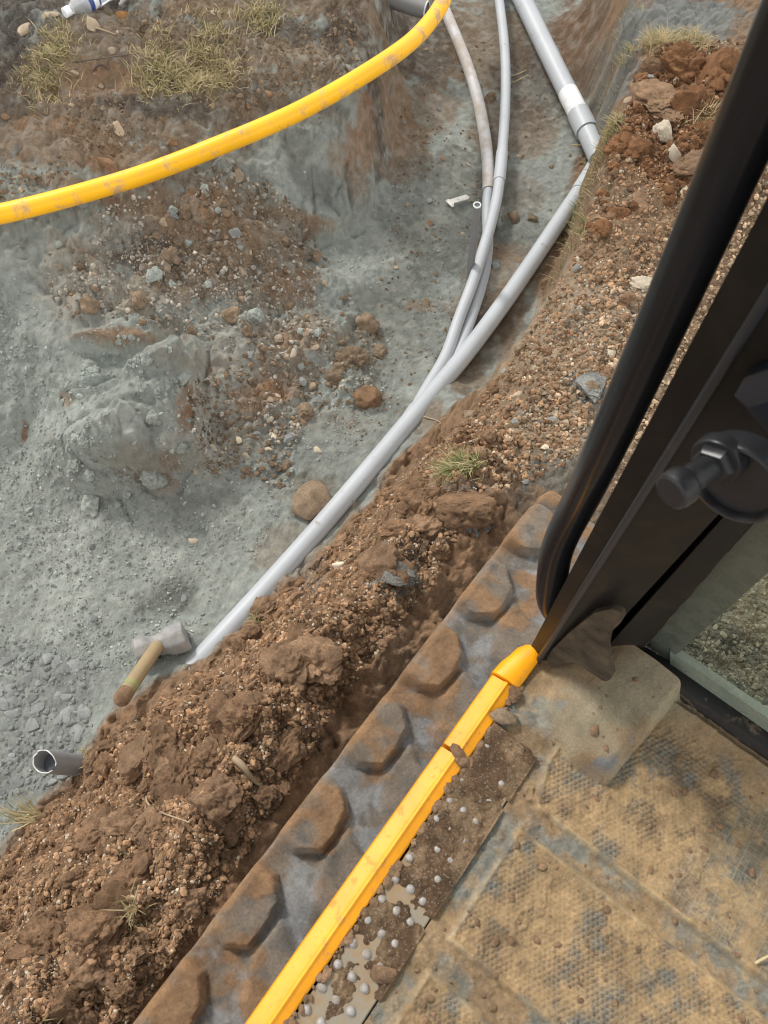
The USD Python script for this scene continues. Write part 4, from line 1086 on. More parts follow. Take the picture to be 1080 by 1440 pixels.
# single lumps one can point to
S = [
     ('clod', 'earth_clod', 516, 460, 17, 'clod_mid', 'round dull brown clod on the grey trench floor', 'clod', dict(flat=.85)),
     ('clod', 'earth_clod', 497, 505, 20, 'clod_mid', 'dull brown clod just below the round one', 'clod', dict(flat=.8)),
     ('clod', 'earth_clod', 518, 562, 17, 'clod', 'reddish broken clod left of the long duct', 'clod', dict(flat=.8)),
     ('clod', 'earth_clod', 470, 535, 13, 'clod_mid', 'small dull brown clod between the larger ones on the trench floor', 'clod', dict(flat=.8)),
     ('stone', 'boulder', 444, 706, 33, 'clod_mid', 'rounded brown-grey boulder half under the long duct', 'boulder', dict(flat=.75, stretch=1.15)),
     ('stone', 'field_stone', 722, 308, 10, 'clod_mid', 'brown stone on the trench floor right of the duct joint', 'stone', dict(flat=.8)),
     ('clod', 'earth_clod', 748, 308, 8, 'clod_mid', 'small brown clod beside the stone in the trench', 'clod', dict(flat=.7)),
     ('clod', 'earth_clod', 690, 140, 9, 'clod_mid', 'brown clod between the thin duct and the thick duct', 'clod', dict(flat=.7)),
     ('stone', 'cream_stone', 477, 797, 13, 'white', 'cream stone on top of the heap near the long duct', 'stone', dict(flat=.6)),
     ('stone', 'cream_stone', 948, 217, 12, 'white', 'cream stone on the red-brown soil near the handrail', 'stone', dict(flat=.9)),
     ('clod', 'crumbly_stone', 930, 188, 16, 'white', 'crumbly cream lump on the red-brown soil above the cream stone', 'stone', dict(flat=.7)),
     ('clod', 'earth_clod', 876, 207, 22, 'clod_red', 'round red-brown clod at the grassy trench edge', 'clod', dict(flat=.85, amp=.25)),
     ('clod', 'earth_slab', 920, 140, 36, 'clod_tan', 'flat tan slab of clay leaning on the red-brown soil', 'slab', dict(flat=.4, stretch=(1.6, .85))),
     ('clod', 'earth_clod', 960, 92, 30, 'clod_red', 'red-brown clod beside the pale grass tuft at top right', 'clod', dict(flat=.9)),
     ('clod', 'earth_clod', 975, 150, 34, 'clod_red', 'cracked reddish clod right of the flat tan slab', 'clod', dict(flat=.8)),
     ('clod', 'earth_clod', 1015, 105, 36, 'clod_red', 'large red-brown clod nearest the top of the handrail', 'clod', dict(flat=.8)),
     ('clod', 'earth_clod', 995, 195, 24, 'clod_red', 'red-brown clod below the small grass tuft near the handrail', 'clod', dict(flat=.8)),
     ('clod', 'earth_clod', 985, 232, 26, 'clod_tan', 'smooth tan clod touching the handrail in the picture', 'clod', dict(flat=.5, stretch=(1.4, .9))),
     ('stone', 'flat_stone', 895, 290, 16, 'clod_tan', 'flat brown stone lying on the tan slope', 'stone', dict(flat=.4, stretch=1.8)),
     ('clod', 'pale_clod', 832, 545, 22, 'pale_grey', 'crumbly pale blue-grey lump on the gravelly slope', 'lump', dict(flat=.3, crumb=.4)),
     ('clod', 'pale_clod', 905, 400, 16, 'white', 'whitish crumbly lump on the slope beside the handrail', 'lump', dict(flat=.5, crumb=.3)),
     ('stone', 'grey_pebble', 777, 592, 7, 'grey_stone', 'smooth grey pebble on the gravelly slope', 'stone', dict(flat=.7)),
     ('stone', 'orange_stone', 172, 23, 8, 'rust_stone', 'orange stone near the plastic bottle', 'stone', dict(flat=.7)),
     ('stone', 'cream_stone', 127, 34, 12, 'pale', 'flat cream stone under the plastic bottle', 'stone', dict(flat=.4)),
     ('stone', 'cream_stone', 68, 22, 10, 'pale', 'cream stone left of the plastic bottle', 'stone', dict(flat=.4, stretch=1.6)),
     ('stone', 'cream_stone', 34, 42, 10, 'pale', 'cream stone at the upper left edge of the small grass patch', 'stone', dict(flat=.4, stretch=1.6)),
     ('stone', 'pale_stone', 341, 385, 9, 'pale', 'round pale stone in the middle of the brown scree', 'stone', dict(flat=.6)),
     ('stone', 'pale_stone', 336, 250, 9, 'pale', 'blocky pale stone just below the yellow pipe', 'stone', dict(flat=.8)),
     ('stone', 'pale_stone', 168, 184, 9, 'pale', 'oval pale stone on the brown bank above the yellow pipe', 'stone', dict(flat=.5)),
     ('stone', 'pale_stone', 152, 238, 13, 'clod_tan', 'long tan stone lying against the yellow pipe', 'stone', dict(flat=.4, stretch=2.0)),
     ('stone', 'grey_slab', 103, 938, 15, 'grey_stone', 'flat grey stone on the clay floor left of the hammer', 'stone', dict(flat=.4)),
     ('clod', 'earth_clod', 214, 1160, 28, 'clod_tan', 'tan upright clod in the middle of the heap', 'clod', dict(flat=.9, amp=.4)),
     ('clod', 'earth_clod', 140, 1172, 34, 'clod', 'broad smooth-faced brown clod on the left side of the heap', 'clod', dict(flat=.6)),
     ('clod', 'earth_clod', 345, 1010, 32, 'clod', 'largest rounded brown clod near the crest of the heap', 'clod', dict(flat=.9)),
     ('clod', 'earth_clod', 315, 1000, 24, 'clod', 'rounded brown clod left of the largest clod on the crest', 'clod', dict(flat=.9)),
     ('clod', 'earth_clod', 375, 862, 34, 'clod_tan', 'smooth tan-brown clod beside the long duct', 'clod', dict(flat=.6, amp=.35)),
     ('clod', 'earth_clod', 560, 803, 30, 'clay_dark', 'dark blue-grey clay lump on the heap near the track', 'clay lump', dict(flat=.35, crumb=.12)),
     ('clod', 'earth_clod', 665, 725, 26, 'clay_dark', 'crumbly blue-grey lump at the track front', 'clay lump', dict(flat=.5, crumb=.3)),
     ('clod', 'earth_clod', 235, 1040, 26, 'clod', 'brown clod on the upper left face of the heap', 'clod', dict(flat=.8)),
     ('clod', 'earth_clod', 250, 1095, 36, 'clod', 'wide brown clod in the upper middle of the heap', 'clod', dict(flat=.7)),
     ('clod', 'earth_clod', 300, 1065, 28, 'clod', 'angular brown clod below the largest clod on the crest', 'clod', dict(flat=.8)),
     ('clod', 'earth_clod', 585, 690, 20, 'clod', 'layered brown clod beside the grass tuft on the heap', 'clod', dict(flat=.6)),
     ('clod', 'earth_clod', 560, 745, 24, 'clod', 'layered brown clod in front of the blue-grey clay lump', 'clod', dict(flat=.5, stretch=(1.5, .9)))]
for kind, name, u, v, r, mat, label, cat, kw in S:
    if kind == 'clod' and r > 19:
        kw = {'crumb': .22, **kw, 'sub': 4, 'sink': .72 if mat == 'clod_red' else .6}
    lay(name, kind, u, v, r * 1.05, M[mat], label, cat, None, **kw)

HEAP_PX = [(0, 1215), (60, 1145), (110, 1095), (140, 1045), (275, 948), (355, 885), (440, 795), (510, 722), (570, 662), (640, 600), (710, 600), (680, 690), (610, 820), (480, 985), (380, 1150), (260, 1330), (180, 1440), (0, 1440)]
BANK_PX = [(650, 600), (710, 520), (775, 420), (820, 330), (850, 240), (880, 150), (900, 90), (960, 60), (1060, 60), (1060, 100), (985, 270), (900, 470), (800, 650), (760, 675), (700, 690)]
SCREE_PX = [(60, 350), (150, 300), (330, 238), (425, 310), (500, 430), (540, 470), (520, 560), (430, 590), (400, 690), (280, 660), (270, 560), (280, 470), (80, 450)]
TOPL_PX = [(0, 140), (60, 60), (160, 20), (500, 20), (510, 100), (400, 140), (250, 210), (0, 285)]
GREY_PX = [(0, 880), (140, 940), (130, 1030), (95, 1090), (40, 1130), (0, 1190)]
FLOOR_PX = [(560, 180), (600, 40), (720, 60), (810, 200), (760, 330), (640, 480), (540, 600), (430, 690), (380, 600), (530, 430), (540, 300)]


def pick(poly, n, g):
    poly = np.asarray(poly, float); lo, hi = poly.min(0), poly.max(0); out = []
    while len(out) < n:
        q = lo + g.random(2) * (hi - lo)
        if 0 <= q[0] <= 1080 and 0 <= q[1] <= 1440 and in_poly(poly, q[0], q[1]):
            out.append(q)
    return out


NEAR_HEAP = [(165, 985, 'below the hammer handle'), (115, 1080, 'beside the broken pipe end'), (345, 1085, 'around the thick pale root'), (240, 1145, 'around the thin curved root'), (185, 1285, 'around the grey straw wisps'), (50, 1400, 'at the bottom left corner'),
             (60, 1230, 'behind the straw stalks'), (560, 800, 'around the dark blue-grey clay lump'), (645, 665, 'around the green grass tuft'), (470, 800, 'by the cream stone'), (480, 980, 'on the side facing the track'), (360, 880, 'by the lower end of the long duct'), (330, 1250, 'low down next to the track'), (390, 960, 'along the crest above the thick root'), (570, 700, 'by the middle of the long duct')]
NEAR_BANK = [(876, 207, 'around the round red-brown clod'), (920, 140, 'around the flat tan slab'), (970, 90, 'around the top right grass tufts'), (948, 217, 'by the large cream stone'), (832, 545, 'around the pale blue-grey lump'), (895, 290, 'by the flat brown stone'), (905, 400, 'by the whitish crumbly lump'), (780, 430, 'along the middle of the trench edge'), (700, 640, 'near the front of the track'), (900, 480, 'close to the handrail'), (730, 540, 'at the lower end of the trench edge')]
NEAR_SCREE = [(516, 480, 'around the round dull brown clods'), (341, 385, 'around the round pale stone'), (336, 265, 'just under the yellow pipe'), (100, 400, 'at its left edge beside the bare clay'), (220, 400, 'in its dark upper middle'), (330, 500, 'in its gravelly centre'), (330, 620, 'at its foot'), (430, 560, 'in the rusty patch on its right')]
NEAR_TOP = [(68, 90, 'around the small grass patch'), (270, 90, 'around the largest grass patch'), (375, 60, 'by the drooping grass tuft'), (130, 30, 'by the plastic bottle'), (160, 190, 'in the rusty strip'), (40, 240, 'at the left end above the yellow pipe'), (470, 60, 'by the cut grey pipe'), (330, 160, 'below the largest grass patch')]
NEAR_GREY = [(70, 1040, 'just above the broken pipe end'), (60, 1110, 'just below the broken pipe end'), (100, 960, 'left of the hammer'), (15, 1050, 'left of the broken pipe'), (20, 1150, 'by the straw stalks'), (20, 930, 'far left of the hammer')]
NEAR_FLOOR = [(590, 120, 'between the bank and the stained duct'), (640, 290, 'around the plastic scrap'), (725, 305, 'right of the clean thin duct'), (760, 180, 'beside the duct with the sticker'), (560, 420, 'in mid-floor left of the thin ducts'), (480, 600, 'left of the long duct'), (440, 690, 'around the boulder'), (680, 100, 'between the two thin ducts')]


def by(q, marks):
    return min(marks, key=lambda m_: (m_[0] - q[0]) ** 2 + (m_[1] - q[1]) ** 2)[2]


def strew(name, kind, poly, n, r0, r1, power, mats, label, cat, group, marks, g, **kw):
    for q in pick(poly, n, g):
        w_ = by(q, marks)
        k2 = {k_: (v_(g) if callable(v_) else v_) for k_, v_ in kw.items()}
        lay(name, kind, q[0], q[1], float(np.clip(r0 * (1 - g.random()) ** -power, r0, r1)), M[mats[g.integers(len(mats))]], f'{label} {w_}', cat, f'{group}, {w_}', seed=int(g.integers(9000)), **k2)


g = np.random.default_rng(99)
strew('soil_clod', 'clod', HEAP_PX, 190, 5, 34, .68, ['clod', 'clod', 'clod', 'clod', 'clod_tan'], 'crumbly brown clod on the long heap', 'clod', 'loose clods on the long heap', NEAR_HEAP, g, flat=lambda g: float(g.uniform(.6, .95)), sub=4, sink=.68, amp=.75, crumb=.17, stretch=lambda g: (float(g.uniform(.9, 1.4)), 1))
strew('soil_clod', 'clod', BANK_PX[3:8] + [(985, 270), (900, 300), (840, 330)], 45, 5, 17, .5, ['clod_red', 'clod_red', 'clod'], 'small red-brown clod on the right bank', 'clod', 'loose red clods on the right bank', NEAR_BANK, g, sub=3, amp=.65, crumb=.2)
strew('soil_clod', 'clod', [(650, 600), (710, 520), (775, 420), (830, 310), (970, 290), (900, 470), (800, 650), (700, 690)], 40, 5, 13, .5, ['clod_tan', 'clod_mid', 'clod'], 'small tan clod on the right bank', 'clod', 'loose tan clods on the right bank', NEAR_BANK, g, sub=3, amp=.65, crumb=.2)
strew('scree_clod', 'clod', SCREE_PX, 70, 4, 13, .5, ['clod_mid', 'clod_mid', 'clod_mid', 'clay'], 'small dull brown clod on the left scree', 'clod', 'loose clods on the left scree', NEAR_SCREE, g, sub=3, amp=.65, crumb=.2)
strew('scree_stone', 'stone', SCREE_PX, 70, 3.4, 8, .4, ['pale', 'grey_stone', 'clod_mid', 'pale'], 'small loose stone on the left scree', 'stone', 'loose stones on the left scree', NEAR_SCREE, g, smooth=25)
strew('clay_crumb', 'clod', [(80, 520), (200, 470), (280, 500), (285, 580), (250, 690), (130, 720), (90, 640)], 60, 3.5, 15, .5, ['clay'], 'grey clay crumb on the left slope', 'clay lump', 'clay crumbs on the left slope', [(150, 650, 'on the lowest clay ledge'), (180, 560, 'on the middle clay ledge'), (230, 500, 'on the top clay ledge'), (260, 640, 'under the right rim of the ledges'), (110, 560, 'left of the ledges')], g, sub=3, amp=.6, crumb=.25, sink=.6)
strew('bank_stone', 'stone', TOPL_PX, 45, 3.2, 6.5, .4, ['pale', 'clod_tan', 'clod_mid'], 'small loose stone on the left bank', 'stone', 'loose stones on the left bank', NEAR_TOP, g, smooth=25)
strew('grey_chip', 'stone', GREY_PX, 75, 4.2, 10, .45, ['grey_stone'], 'flat grey chip on the clay floor', 'stone', 'grey chips on the clay floor', NEAR_GREY, g, smooth=25, flat=lambda g: float(g.uniform(.35, .6)), stretch=lambda g: float(g.uniform(1.1, 1.8)))
strew('pale_pebble', 'stone', BANK_PX, 70, 3.2, 7, .4, ['pale', 'white', 'grey_stone', 'pale'], 'pale pebble on the right bank', 'stone', 'pale pebbles on the right bank', NEAR_BANK, g, smooth=25)
strew('heap_pebble', 'stone', HEAP_PX, 55, 3.2, 7, .4, ['pale', 'white', 'clod_tan'], 'pale pebble on the long brown heap', 'stone', 'pale pebbles on the long heap', NEAR_HEAP, g, smooth=25)
strew('floor_pebble', 'stone', FLOOR_PX, 45, 3, 6.5, .35, ['pale', 'clod_mid', 'grey_stone', 'clod_tan'], 'small pebble on the trench floor', 'stone', 'pebbles on the trench floor', NEAR_FLOOR, g, smooth=25)
for (u, v) in ((386, 612), (378, 632), (335, 620), (346, 642), (300, 630), (275, 665), (412, 500), (389, 556), (380, 590), (447, 633), (495, 708), (258, 842), (132, 870), (128, 770), (271, 760), (73, 958), (65, 952)):
    lay('clay_pebble', 'stone', u, v, 6.0, M['white' if u > 270 else 'grey_stone'], 'smooth pale pebble pressed into the grey clay', 'stone', 'pebbles in the grey clay', seed=u * 7 + v, smooth=40, flat=.6)


def scatter(name, poly, n, rlo, rhi, mat, label, cat, seed, power=3.0, sub=1, weight=None):
    """Crumbs past counting: one point instancer of five small shapes strewn over the ground seen inside an outline."""
    g2 = np.random.default_rng(seed)
    poly = np.asarray(poly, float); lo, hi = poly.min(0), poly.max(0)
    q = lo + g2.random((int(n * 2.6), 2)) * (hi - lo)
    q = q[in_poly(poly, q[:, 0], q[:, 1])][:n]
    d_ = FW + RT * ((q[:, :1] - 540) / FOCAL) - UP * ((q[:, 1:] - 720) / FOCAL)
    tt_ = (0.0 - CAM_Z) / d_[:, 2]
    lo_t, hi_t = tt_ * .85, tt_ * 1.30
    ts = np.linspace(0, 1, 60)
    best = hi_t.copy(); found = np.zeros(len(q), bool)
    for s_ in ts:
        t_ = lo_t + (hi_t - lo_t) * s_
        p_2 = EYE + d_ * t_[:, None]
        h_ = p_2[:, 2] < ground_z(p_2[:, 0], p_2[:, 1])
        new = h_ & ~found
        best[new] = t_[new]; found |= h_
    p_2 = EYE + d_ * best[:, None]
    p_2 = p_2[found]
    p_2[:, 2] = ground_z(p_2[:, 0], p_2[:, 1])
    if weight is not None:
        keep_ = g2.random(len(p_2)) < weight(p_2); p_2 = p_2[keep_]
    r_ = rlo + (rhi - rlo) * g2.random(len(p_2)) ** power
    p_2[:, 2] += r_ * .25
    pi = UsdGeom.PointInstancer.Define(stage, numbered('/World/' + name))
    for k_ in range(5):
        vs, fs = clod_mesh(1.0, seed + k_, sub, .45, .8, (1.2, 1), .2) if k_ % 2 else trimesh_hull(seed + k_)
        usdkit.mesh(stage, f'{pi.GetPath()}/crumb_{k_ + 1:03d}' if k_ else f'{pi.GetPath()}/crumb', (vs, fs), mat, 30 if k_ % 2 else False)
    pi.CreatePrototypesRel().SetTargets([Sdf.Path(f'{pi.GetPath()}/crumb_{k_ + 1:03d}' if k_ else f'{pi.GetPath()}/crumb') for k_ in range(5)])
    qn = g2.normal(size=(len(p_2), 4)); qn /= np.linalg.norm(qn, axis=1, keepdims=True)
    pi.CreateProtoIndicesAttr(Vt.IntArray.FromNumpy(g2.integers(0, 5, len(p_2)).astype(np.int32)))
    pi.CreatePositionsAttr(Vt.Vec3fArray.FromNumpy(p_2.astype(np.float32)))
    pi.CreateScalesAttr(Vt.Vec3fArray.FromNumpy(np.repeat(r_[:, None], 3, 1).astype(np.float32)))
    pi.CreateOrientationsAttr(Vt.QuathArray([Gf.Quath(float(w_), float(x_), float(y_), float(z_)) for w_, x_, y_, z_ in qn]))
    return tag(pi, label, cat, None, 'stuff')


patchy = lambda k, s_, a_, b_: (lambda p_: smoothstep(a_, b_, fbm(np.c_[p_[:, :2] * k, 0 * p_[:, 0]], 3, s_)))
scatter('soil_crumbs', HEAP_PX, 17000, .0018, .0085, M['soil_crumb'], 'fine brown crumbs strewn over the long heap', 'soil crumbs', 301)
scatter('pale_grit', HEAP_PX, 5000, .0010, .0044, M['white'], 'tiny cream grains sprinkled over the long heap', 'grit', 311)
scatter('pale_grit', BANK_PX, 1800, .0012, .0048, M['white'], 'tiny cream grains sprinkled over the right bank', 'grit', 312)
scatter('pale_grit', SCREE_PX, 1500, .0012, .0045, M['pale'], 'tiny cream grains sprinkled over the left slope', 'grit', 313)
scatter('pale_gravel', [(690, 640), (770, 540), (850, 400), (900, 380), (960, 300), (1010, 300), (900, 500), (800, 660), (740, 690), (680, 690)], 5500, .0016, .0085, M['gravel_mix'], 'pale tan gravel strewn over the right bank', 'gravel', 302, weight=patchy(7, 401, .36, .52))
scatter('tan_crumbs', BANK_PX, 9000, .0016, .0085, M['soil_crumb'], 'brown soil crumbs strewn over the right bank', 'soil crumbs', 303)
scatter('pale_gravel', [(850, 640), (1000, 330), (1080, 140), (1080, 430), (960, 640), (870, 790)], 4500, .0018, .0085, M['gravel_mix'], 'pale tan gravel on the ground behind the handrail', 'gravel', 316)
scatter('soil_crumbs', [(868, 200), (890, 110), (960, 60), (1060, 80), (1060, 120), (985, 290), (930, 270)], 3500, .002, .010, M['clod_red'], 'red-brown crumbs between the red clods at top right', 'soil crumbs', 317)
scatter('scree_gravel', SCREE_PX, 6500, .002, .009, M['gravel_grey'], 'grey and tan gravel on the left slope', 'gravel', 304, weight=patchy(6, 402, .40, .56))
scatter('scree_crumbs', SCREE_PX, 3500, .002, .010, M['clod_mid'], 'dull brown crumbs on the left slope', 'soil crumbs', 305, weight=patchy(5, 403, .38, .55))
scatter('bank_crumbs', TOPL_PX, 4500, .002, .009, M['clod_mid'], 'dull brown crumbs on the bank above the yellow pipe', 'soil crumbs', 306, weight=patchy(5, 404, .38, .55))
scatter('grey_grit', GREY_PX, 450, .002, .008, M['grey_stone'], 'grey grit around the broken pipe end', 'grit', 307)
scatter('clay_grit', [(0, 460), (200, 700), (420, 600), (420, 700), (260, 920), (130, 950), (0, 1000)], 1500, .0015, .005, M['grey_stone'], 'fine grit lying on the grey clay floor', 'grit', 308)
M['clay_crumb'] = earth('clay_crumbs', col=C['G'], rand=0.3, bump=0.5)
scatter('clay_crumbs', [(0, 330), (140, 440), (280, 560), (280, 680), (420, 620), (420, 720), (250, 930), (130, 950), (0, 1010)], 7000, .0012, .0058, M['clay_crumb'], 'fine grey clay crumbs on the grey slope and floor', 'clay crumbs', 314, weight=patchy(6, 406, .40, .58))
scatter('clay_crumbs', [(420, 180), (540, 150), (600, 250), (640, 420), (600, 520), (430, 700), (420, 600), (540, 440), (440, 330)], 3000, .0012, .005, M['clay_crumb'], 'fine grey clay crumbs on the trench floor', 'clay crumbs', 315, weight=patchy(6, 407, .42, .60))
scatter('trench_crumbs', FLOOR_PX, 1600, .0015, .007, M['clod_mid'], 'dull brown crumbs on the trench floor', 'soil crumbs', 309, weight=patchy(4, 405, .42, .58))
M['yard'] = earth('yard_crumbs', col=(0.15, 0.138, 0.105), rand=0.6)
scatter('yard_gravel', [(830, 870), (930, 780), (1080, 680), (1080, 1100), (940, 960)], 4500, .002, .008, M['yard'], 'grey-green gravel on the ground behind the cab window', 'gravel', 310)

# ------------------------------------------------------------------ grass


def blades(spots, h, lean, seed, width=.0022, droop=.5):
    g3 = np.random.default_rng(seed); V, F = [], []
    for i, p in enumerate(spots):
        L = h * g3.uniform(.5, 1.15); a_ = g3.uniform(0, 6.28)
        dx = np.array([math.cos(a_), math.sin(a_), 0]) * g3.uniform(.2, 1) + lean
        side = np.array([-dx[1], dx[0], 0]); side /= np.linalg.norm(side) + 1e-9
        w_ = width * g3.uniform(.6, 1.2)
        k0 = len(V)
        for q, ww in ((0, 1), (.35, .9), (.7, .6)):
            c_ = p + dx * L * (q * .6 + q * q * droop) + UPZ * L * (q - droop * q * q * .8)
            V += [c_ - side * w_ * ww / 2, c_ + side * w_ * ww / 2]
        V.append(p + dx * L * (.6 + droop) + UPZ * L * (1 - droop * .8))
        F += [[k0, k0 + 1, k0 + 3], [k0, k0 + 3, k0 + 2], [k0 + 2, k0 + 3, k0 + 5], [k0 + 2, k0 + 5, k0 + 4], [k0 + 4, k0 + 5, k0 + 6]]
    return np.array(V), np.array(F)


def tuft(u, v, ru, rv, n, h, mat, label, seed, lean=(0, 0, 0), droop=.6, width=.0030, name='grass_tuft'):
    g3 = np.random.default_rng(seed); c_ = seen(u, v); a_ = depth(c_) / FOCAL
    along = np.array([HD[0], HD[1], 0]) / max(.35, -ray(u, v)[2] / np.linalg.norm(ray(u, v)))
    q = g3.normal(size=(n, 2)) * .45
    xy = c_ + q[:, :1] * R0 * ru * a_ + q[:, 1:] * along * rv * a_
    if name == 'grass_patch':
        xy = xy[fbm(np.c_[xy[:, :2] * 12, np.zeros(n)], 3, seed) > .38]
    xy[:, 2] = ground_z(xy[:, 0], xy[:, 1]) - .003
    vb_, fb_ = blades(xy, h, np.array(lean), seed, width, droop)
    o_ = top(name, (vb_, fb_), M['grass'], label, 'grass', None, 'stuff' if name == 'grass_patch' or n < 400 else None, False)
    pal = np.array(BLADE[mat]); k_ = g3.random(len(xy)) * (len(pal) - 1); i_ = k_.astype(int)
    cb = pal[i_] + (pal[i_ + 1] - pal[i_]) * (k_ - i_)[:, None]
    colour(o_, np.repeat(cb, 7, axis=0))
    return o_


tuft(68, 82, 42, 36, 1300, .042, 'grass', 'small patch of dry grass left of the plastic bottle', 501, name='grass_patch')
tuft(268, 88, 62, 40, 2300, .045, 'grass', 'largest patch of dry grass lying on the left bank', 502, name='grass_patch')
tuft(235, 118, 60, 22, 800, .055, 'grass', 'ragged lower fringe of the largest dry grass patch', 509, name='grass_patch')
tuft(300, 110, 40, 22, 600, .055, 'grass_straw', 'straw-coloured tuft at the lower right corner of the large grass patch', 510)
tuft(372, 30, 26, 20, 420, .052, 'grass', 'drooping grass tuft right of the largest grass patch', 503)
tuft(310, 36, 40, 16, 300, .042, 'grass', 'thin grass at the top of the largest grass patch', 511, name='grass_patch')
tuft(920, 62, 17, 20, 420, .075, 'grass_straw', 'pale straw-like grass tuft at the top right beside the trench', 504)
tuft(968, 56, 28, 16, 380, .06, 'grass_straw', 'sparse grass tuft on the red clod at top right', 505)
tuft(985, 168, 26, 22, 130, .07, 'grass_straw', 'thin dry tuft between the red-brown clods', 506)
tuft(650, 655, 28, 15, 330, .048, 'grass_green', 'green and straw tuft on the heap near the front of the track', 507, lean=(-.4, -.3, 0))
for i, (u, v, ru, rv, n, mat) in enumerate([(880, 40, 14, 40, 200, 'grass_green'), (878, 95, 12, 22, 160, 'grass_green'), (866, 128, 14, 18, 150, 'grass_straw'), (862, 175, 20, 18, 260, 'grass_straw'), (846, 212, 12, 20, 360, 'grass_green'), (836, 245, 14, 20, 300, 'grass_green'), (822, 290, 9, 22, 180, 'grass_straw'), (812, 330, 8, 22, 120, 'grass_green')]):
    tuft(u, v, ru, rv, int(n * .62), .038, mat, ['green wisps at the top end of the trench edge', 'green tuft on the trench edge beside the pale tuft', 'straw wisps on the trench edge by the tan slab', 'straw-coloured tuft above the round red-brown clod',
         'greenest tuft on the trench edge beside the round clod', 'grass tuft overhanging the upper end of the long duct', 'straw wisps hanging just below the duct socket', 'thin wisps lowest on the trench edge'][i], 520 + i, lean=(-.3, -.2, 0))
tuft(45, 1150, 26, 14, 60, .06, 'grass_straw', 'few straw blades sticking out of the left foot of the heap', 531, lean=(-.9, -.3, 0), droop=.4)
tuft(118, 1062, 8, 14, 30, .04, 'grass_straw', 'straw wisps beside the broken pipe end', 532)
tuft(690 / 1.9, 870 / 1.0, 6, 14, 40, .035, 'grass_green', 'tiny green wisps beside the long duct at the heap edge', 533)
tuft(185, 1285, 16, 22, 70, .04, 'grass_straw', 'grey and straw wisps in the lower part of the heap', 534)
tuft(68, 1440, 30, 14, 40, .03, 'grass_straw', 'straw wisps at the bottom left corner of the heap', 535)

# ------------------------------------------------------------------ small things


def strand(name, pts, r, mat, label, cat, lift=.006):
    p = []
    for u, v in pts:
        q = seen(u, v); p.append([q[0], q[1], float(ground_z(q[0], q[1])) + lift])
    p = spline(p, 24)
    p[:, 2] = np.maximum(p[:, 2], ground_z(p[:, 0], p[:, 1]) + r * .5)
    return top(name, tube(p, np.linspace(r, r * .6, len(p)), 8), M[mat], label, cat, None, None, 50)


strand('dry_root', [(330, 1068), (345, 1082), (358, 1098), (368, 1105)], .0075, 'root', 'short thick pale root lying on the heap', 'root', .01)
strand('dry_root', [(208, 1123), (225, 1142), (245, 1150), (268, 1158)], .0022, 'root', 'thin curved pale root in the middle of the heap', 'root', .012)
strand('twig', [(290, 1232), (300, 1228), (305, 1222)], .002, 'root', 'tiny pale twig by the lower edge of the heap', 'twig')
strand('twig', [(132, 104), (142, 96), (155, 101)], .004, 'twig', 'short dark twig below the small grass patch', 'twig')
strand('twig', [(105, 90), (140, 88), (175, 82), (195, 78)], .0025, 'twig', 'long thin dark twig between the two grass patches', 'twig')
strand('twig', [(135, 43), (150, 48), (163, 52)], .003, 'root', 'thin pale twig just below the plastic bottle', 'twig')
strand('twig', [(718, 110), (728, 106), (740, 100)], .003, 'root', 'thin pale twig between the clean thin duct and the thick one', 'twig')
strand('twig', [(715, 120), (732, 114), (742, 108)], .003, 'root', 'lower of the two pale twigs between the ducts', 'twig')
strand('straw_stalk', [(800, 214), (815, 212), (832, 208)], .003, 'straw', 'pale straw stalk pointing over the gap between the thick ducts', 'straw', .03)
strand('twig', [(595, 588), (608, 592), (616, 600)], .0022, 'root', 'short pale twig on the soil right of the long duct', 'twig')
strand('cable_end', [(176, -12), (178, 3), (170, 16)], .009, 'scrap', 'end of a bent grey cable right of the plastic bottle', 'cable', .02)
for pts in ([(20, 1170), (35, 1163), (52, 1152)], [(36, 1150), (48, 1145), (60, 1143)], [(104, 1092), (110, 1084), (120, 1080)]):
    strand('straw_stalk', pts, .0018, 'straw', {20: 'longest straw stalk at the left foot of the heap', 36: 'short straw stalk above the longest one', 104: 'bent straw stalk under the broken pipe end'}[pts[0][0]], 'straw', .012)
gb = np.array([[.432 - .0, .30, .664], [.446, .325, .672], [.462, .345, .676], [.486, .372, .672]])
top('straw_stalk', tube(spline(gb, 16), np.linspace(.0016, .0008, 16), 6), M['straw'], 'single dry grass stem lying on the floor mat', 'straw')

# scrap of pale plastic in the trench
c0 = seen(632, 290); s1 = (seen(657, 284) - c0); s1[2] = 0; ln = np.linalg.norm(s1); s1 /= ln; s2 = np.array([-s1[1], s1[0], 0])
w_ = .034
pt = lambda a_, b_, h_: c0 + s1 * a_ * ln + s2 * b_ * w_ + UPZ * h_
outline = [(-.12, .55), (.02, .55), (.10, .30), (1.0, .45), (1.08, -.05), (.95, -.28), (.12, -.38), (.02, -.75), (-.06, -.7)]
top('plastic_scrap', prism(outline, lambda a_, b_: pt(a_, b_, .020 + .006 * math.sin(a_ * 5)), lambda a_, b_: pt(a_, b_, .016 + .006 * math.sin(a_ * 5))), M['scrap'], 'torn pale scrap of plastic on the trench floor beside the dark stub', 'scrap', None, None, 30)

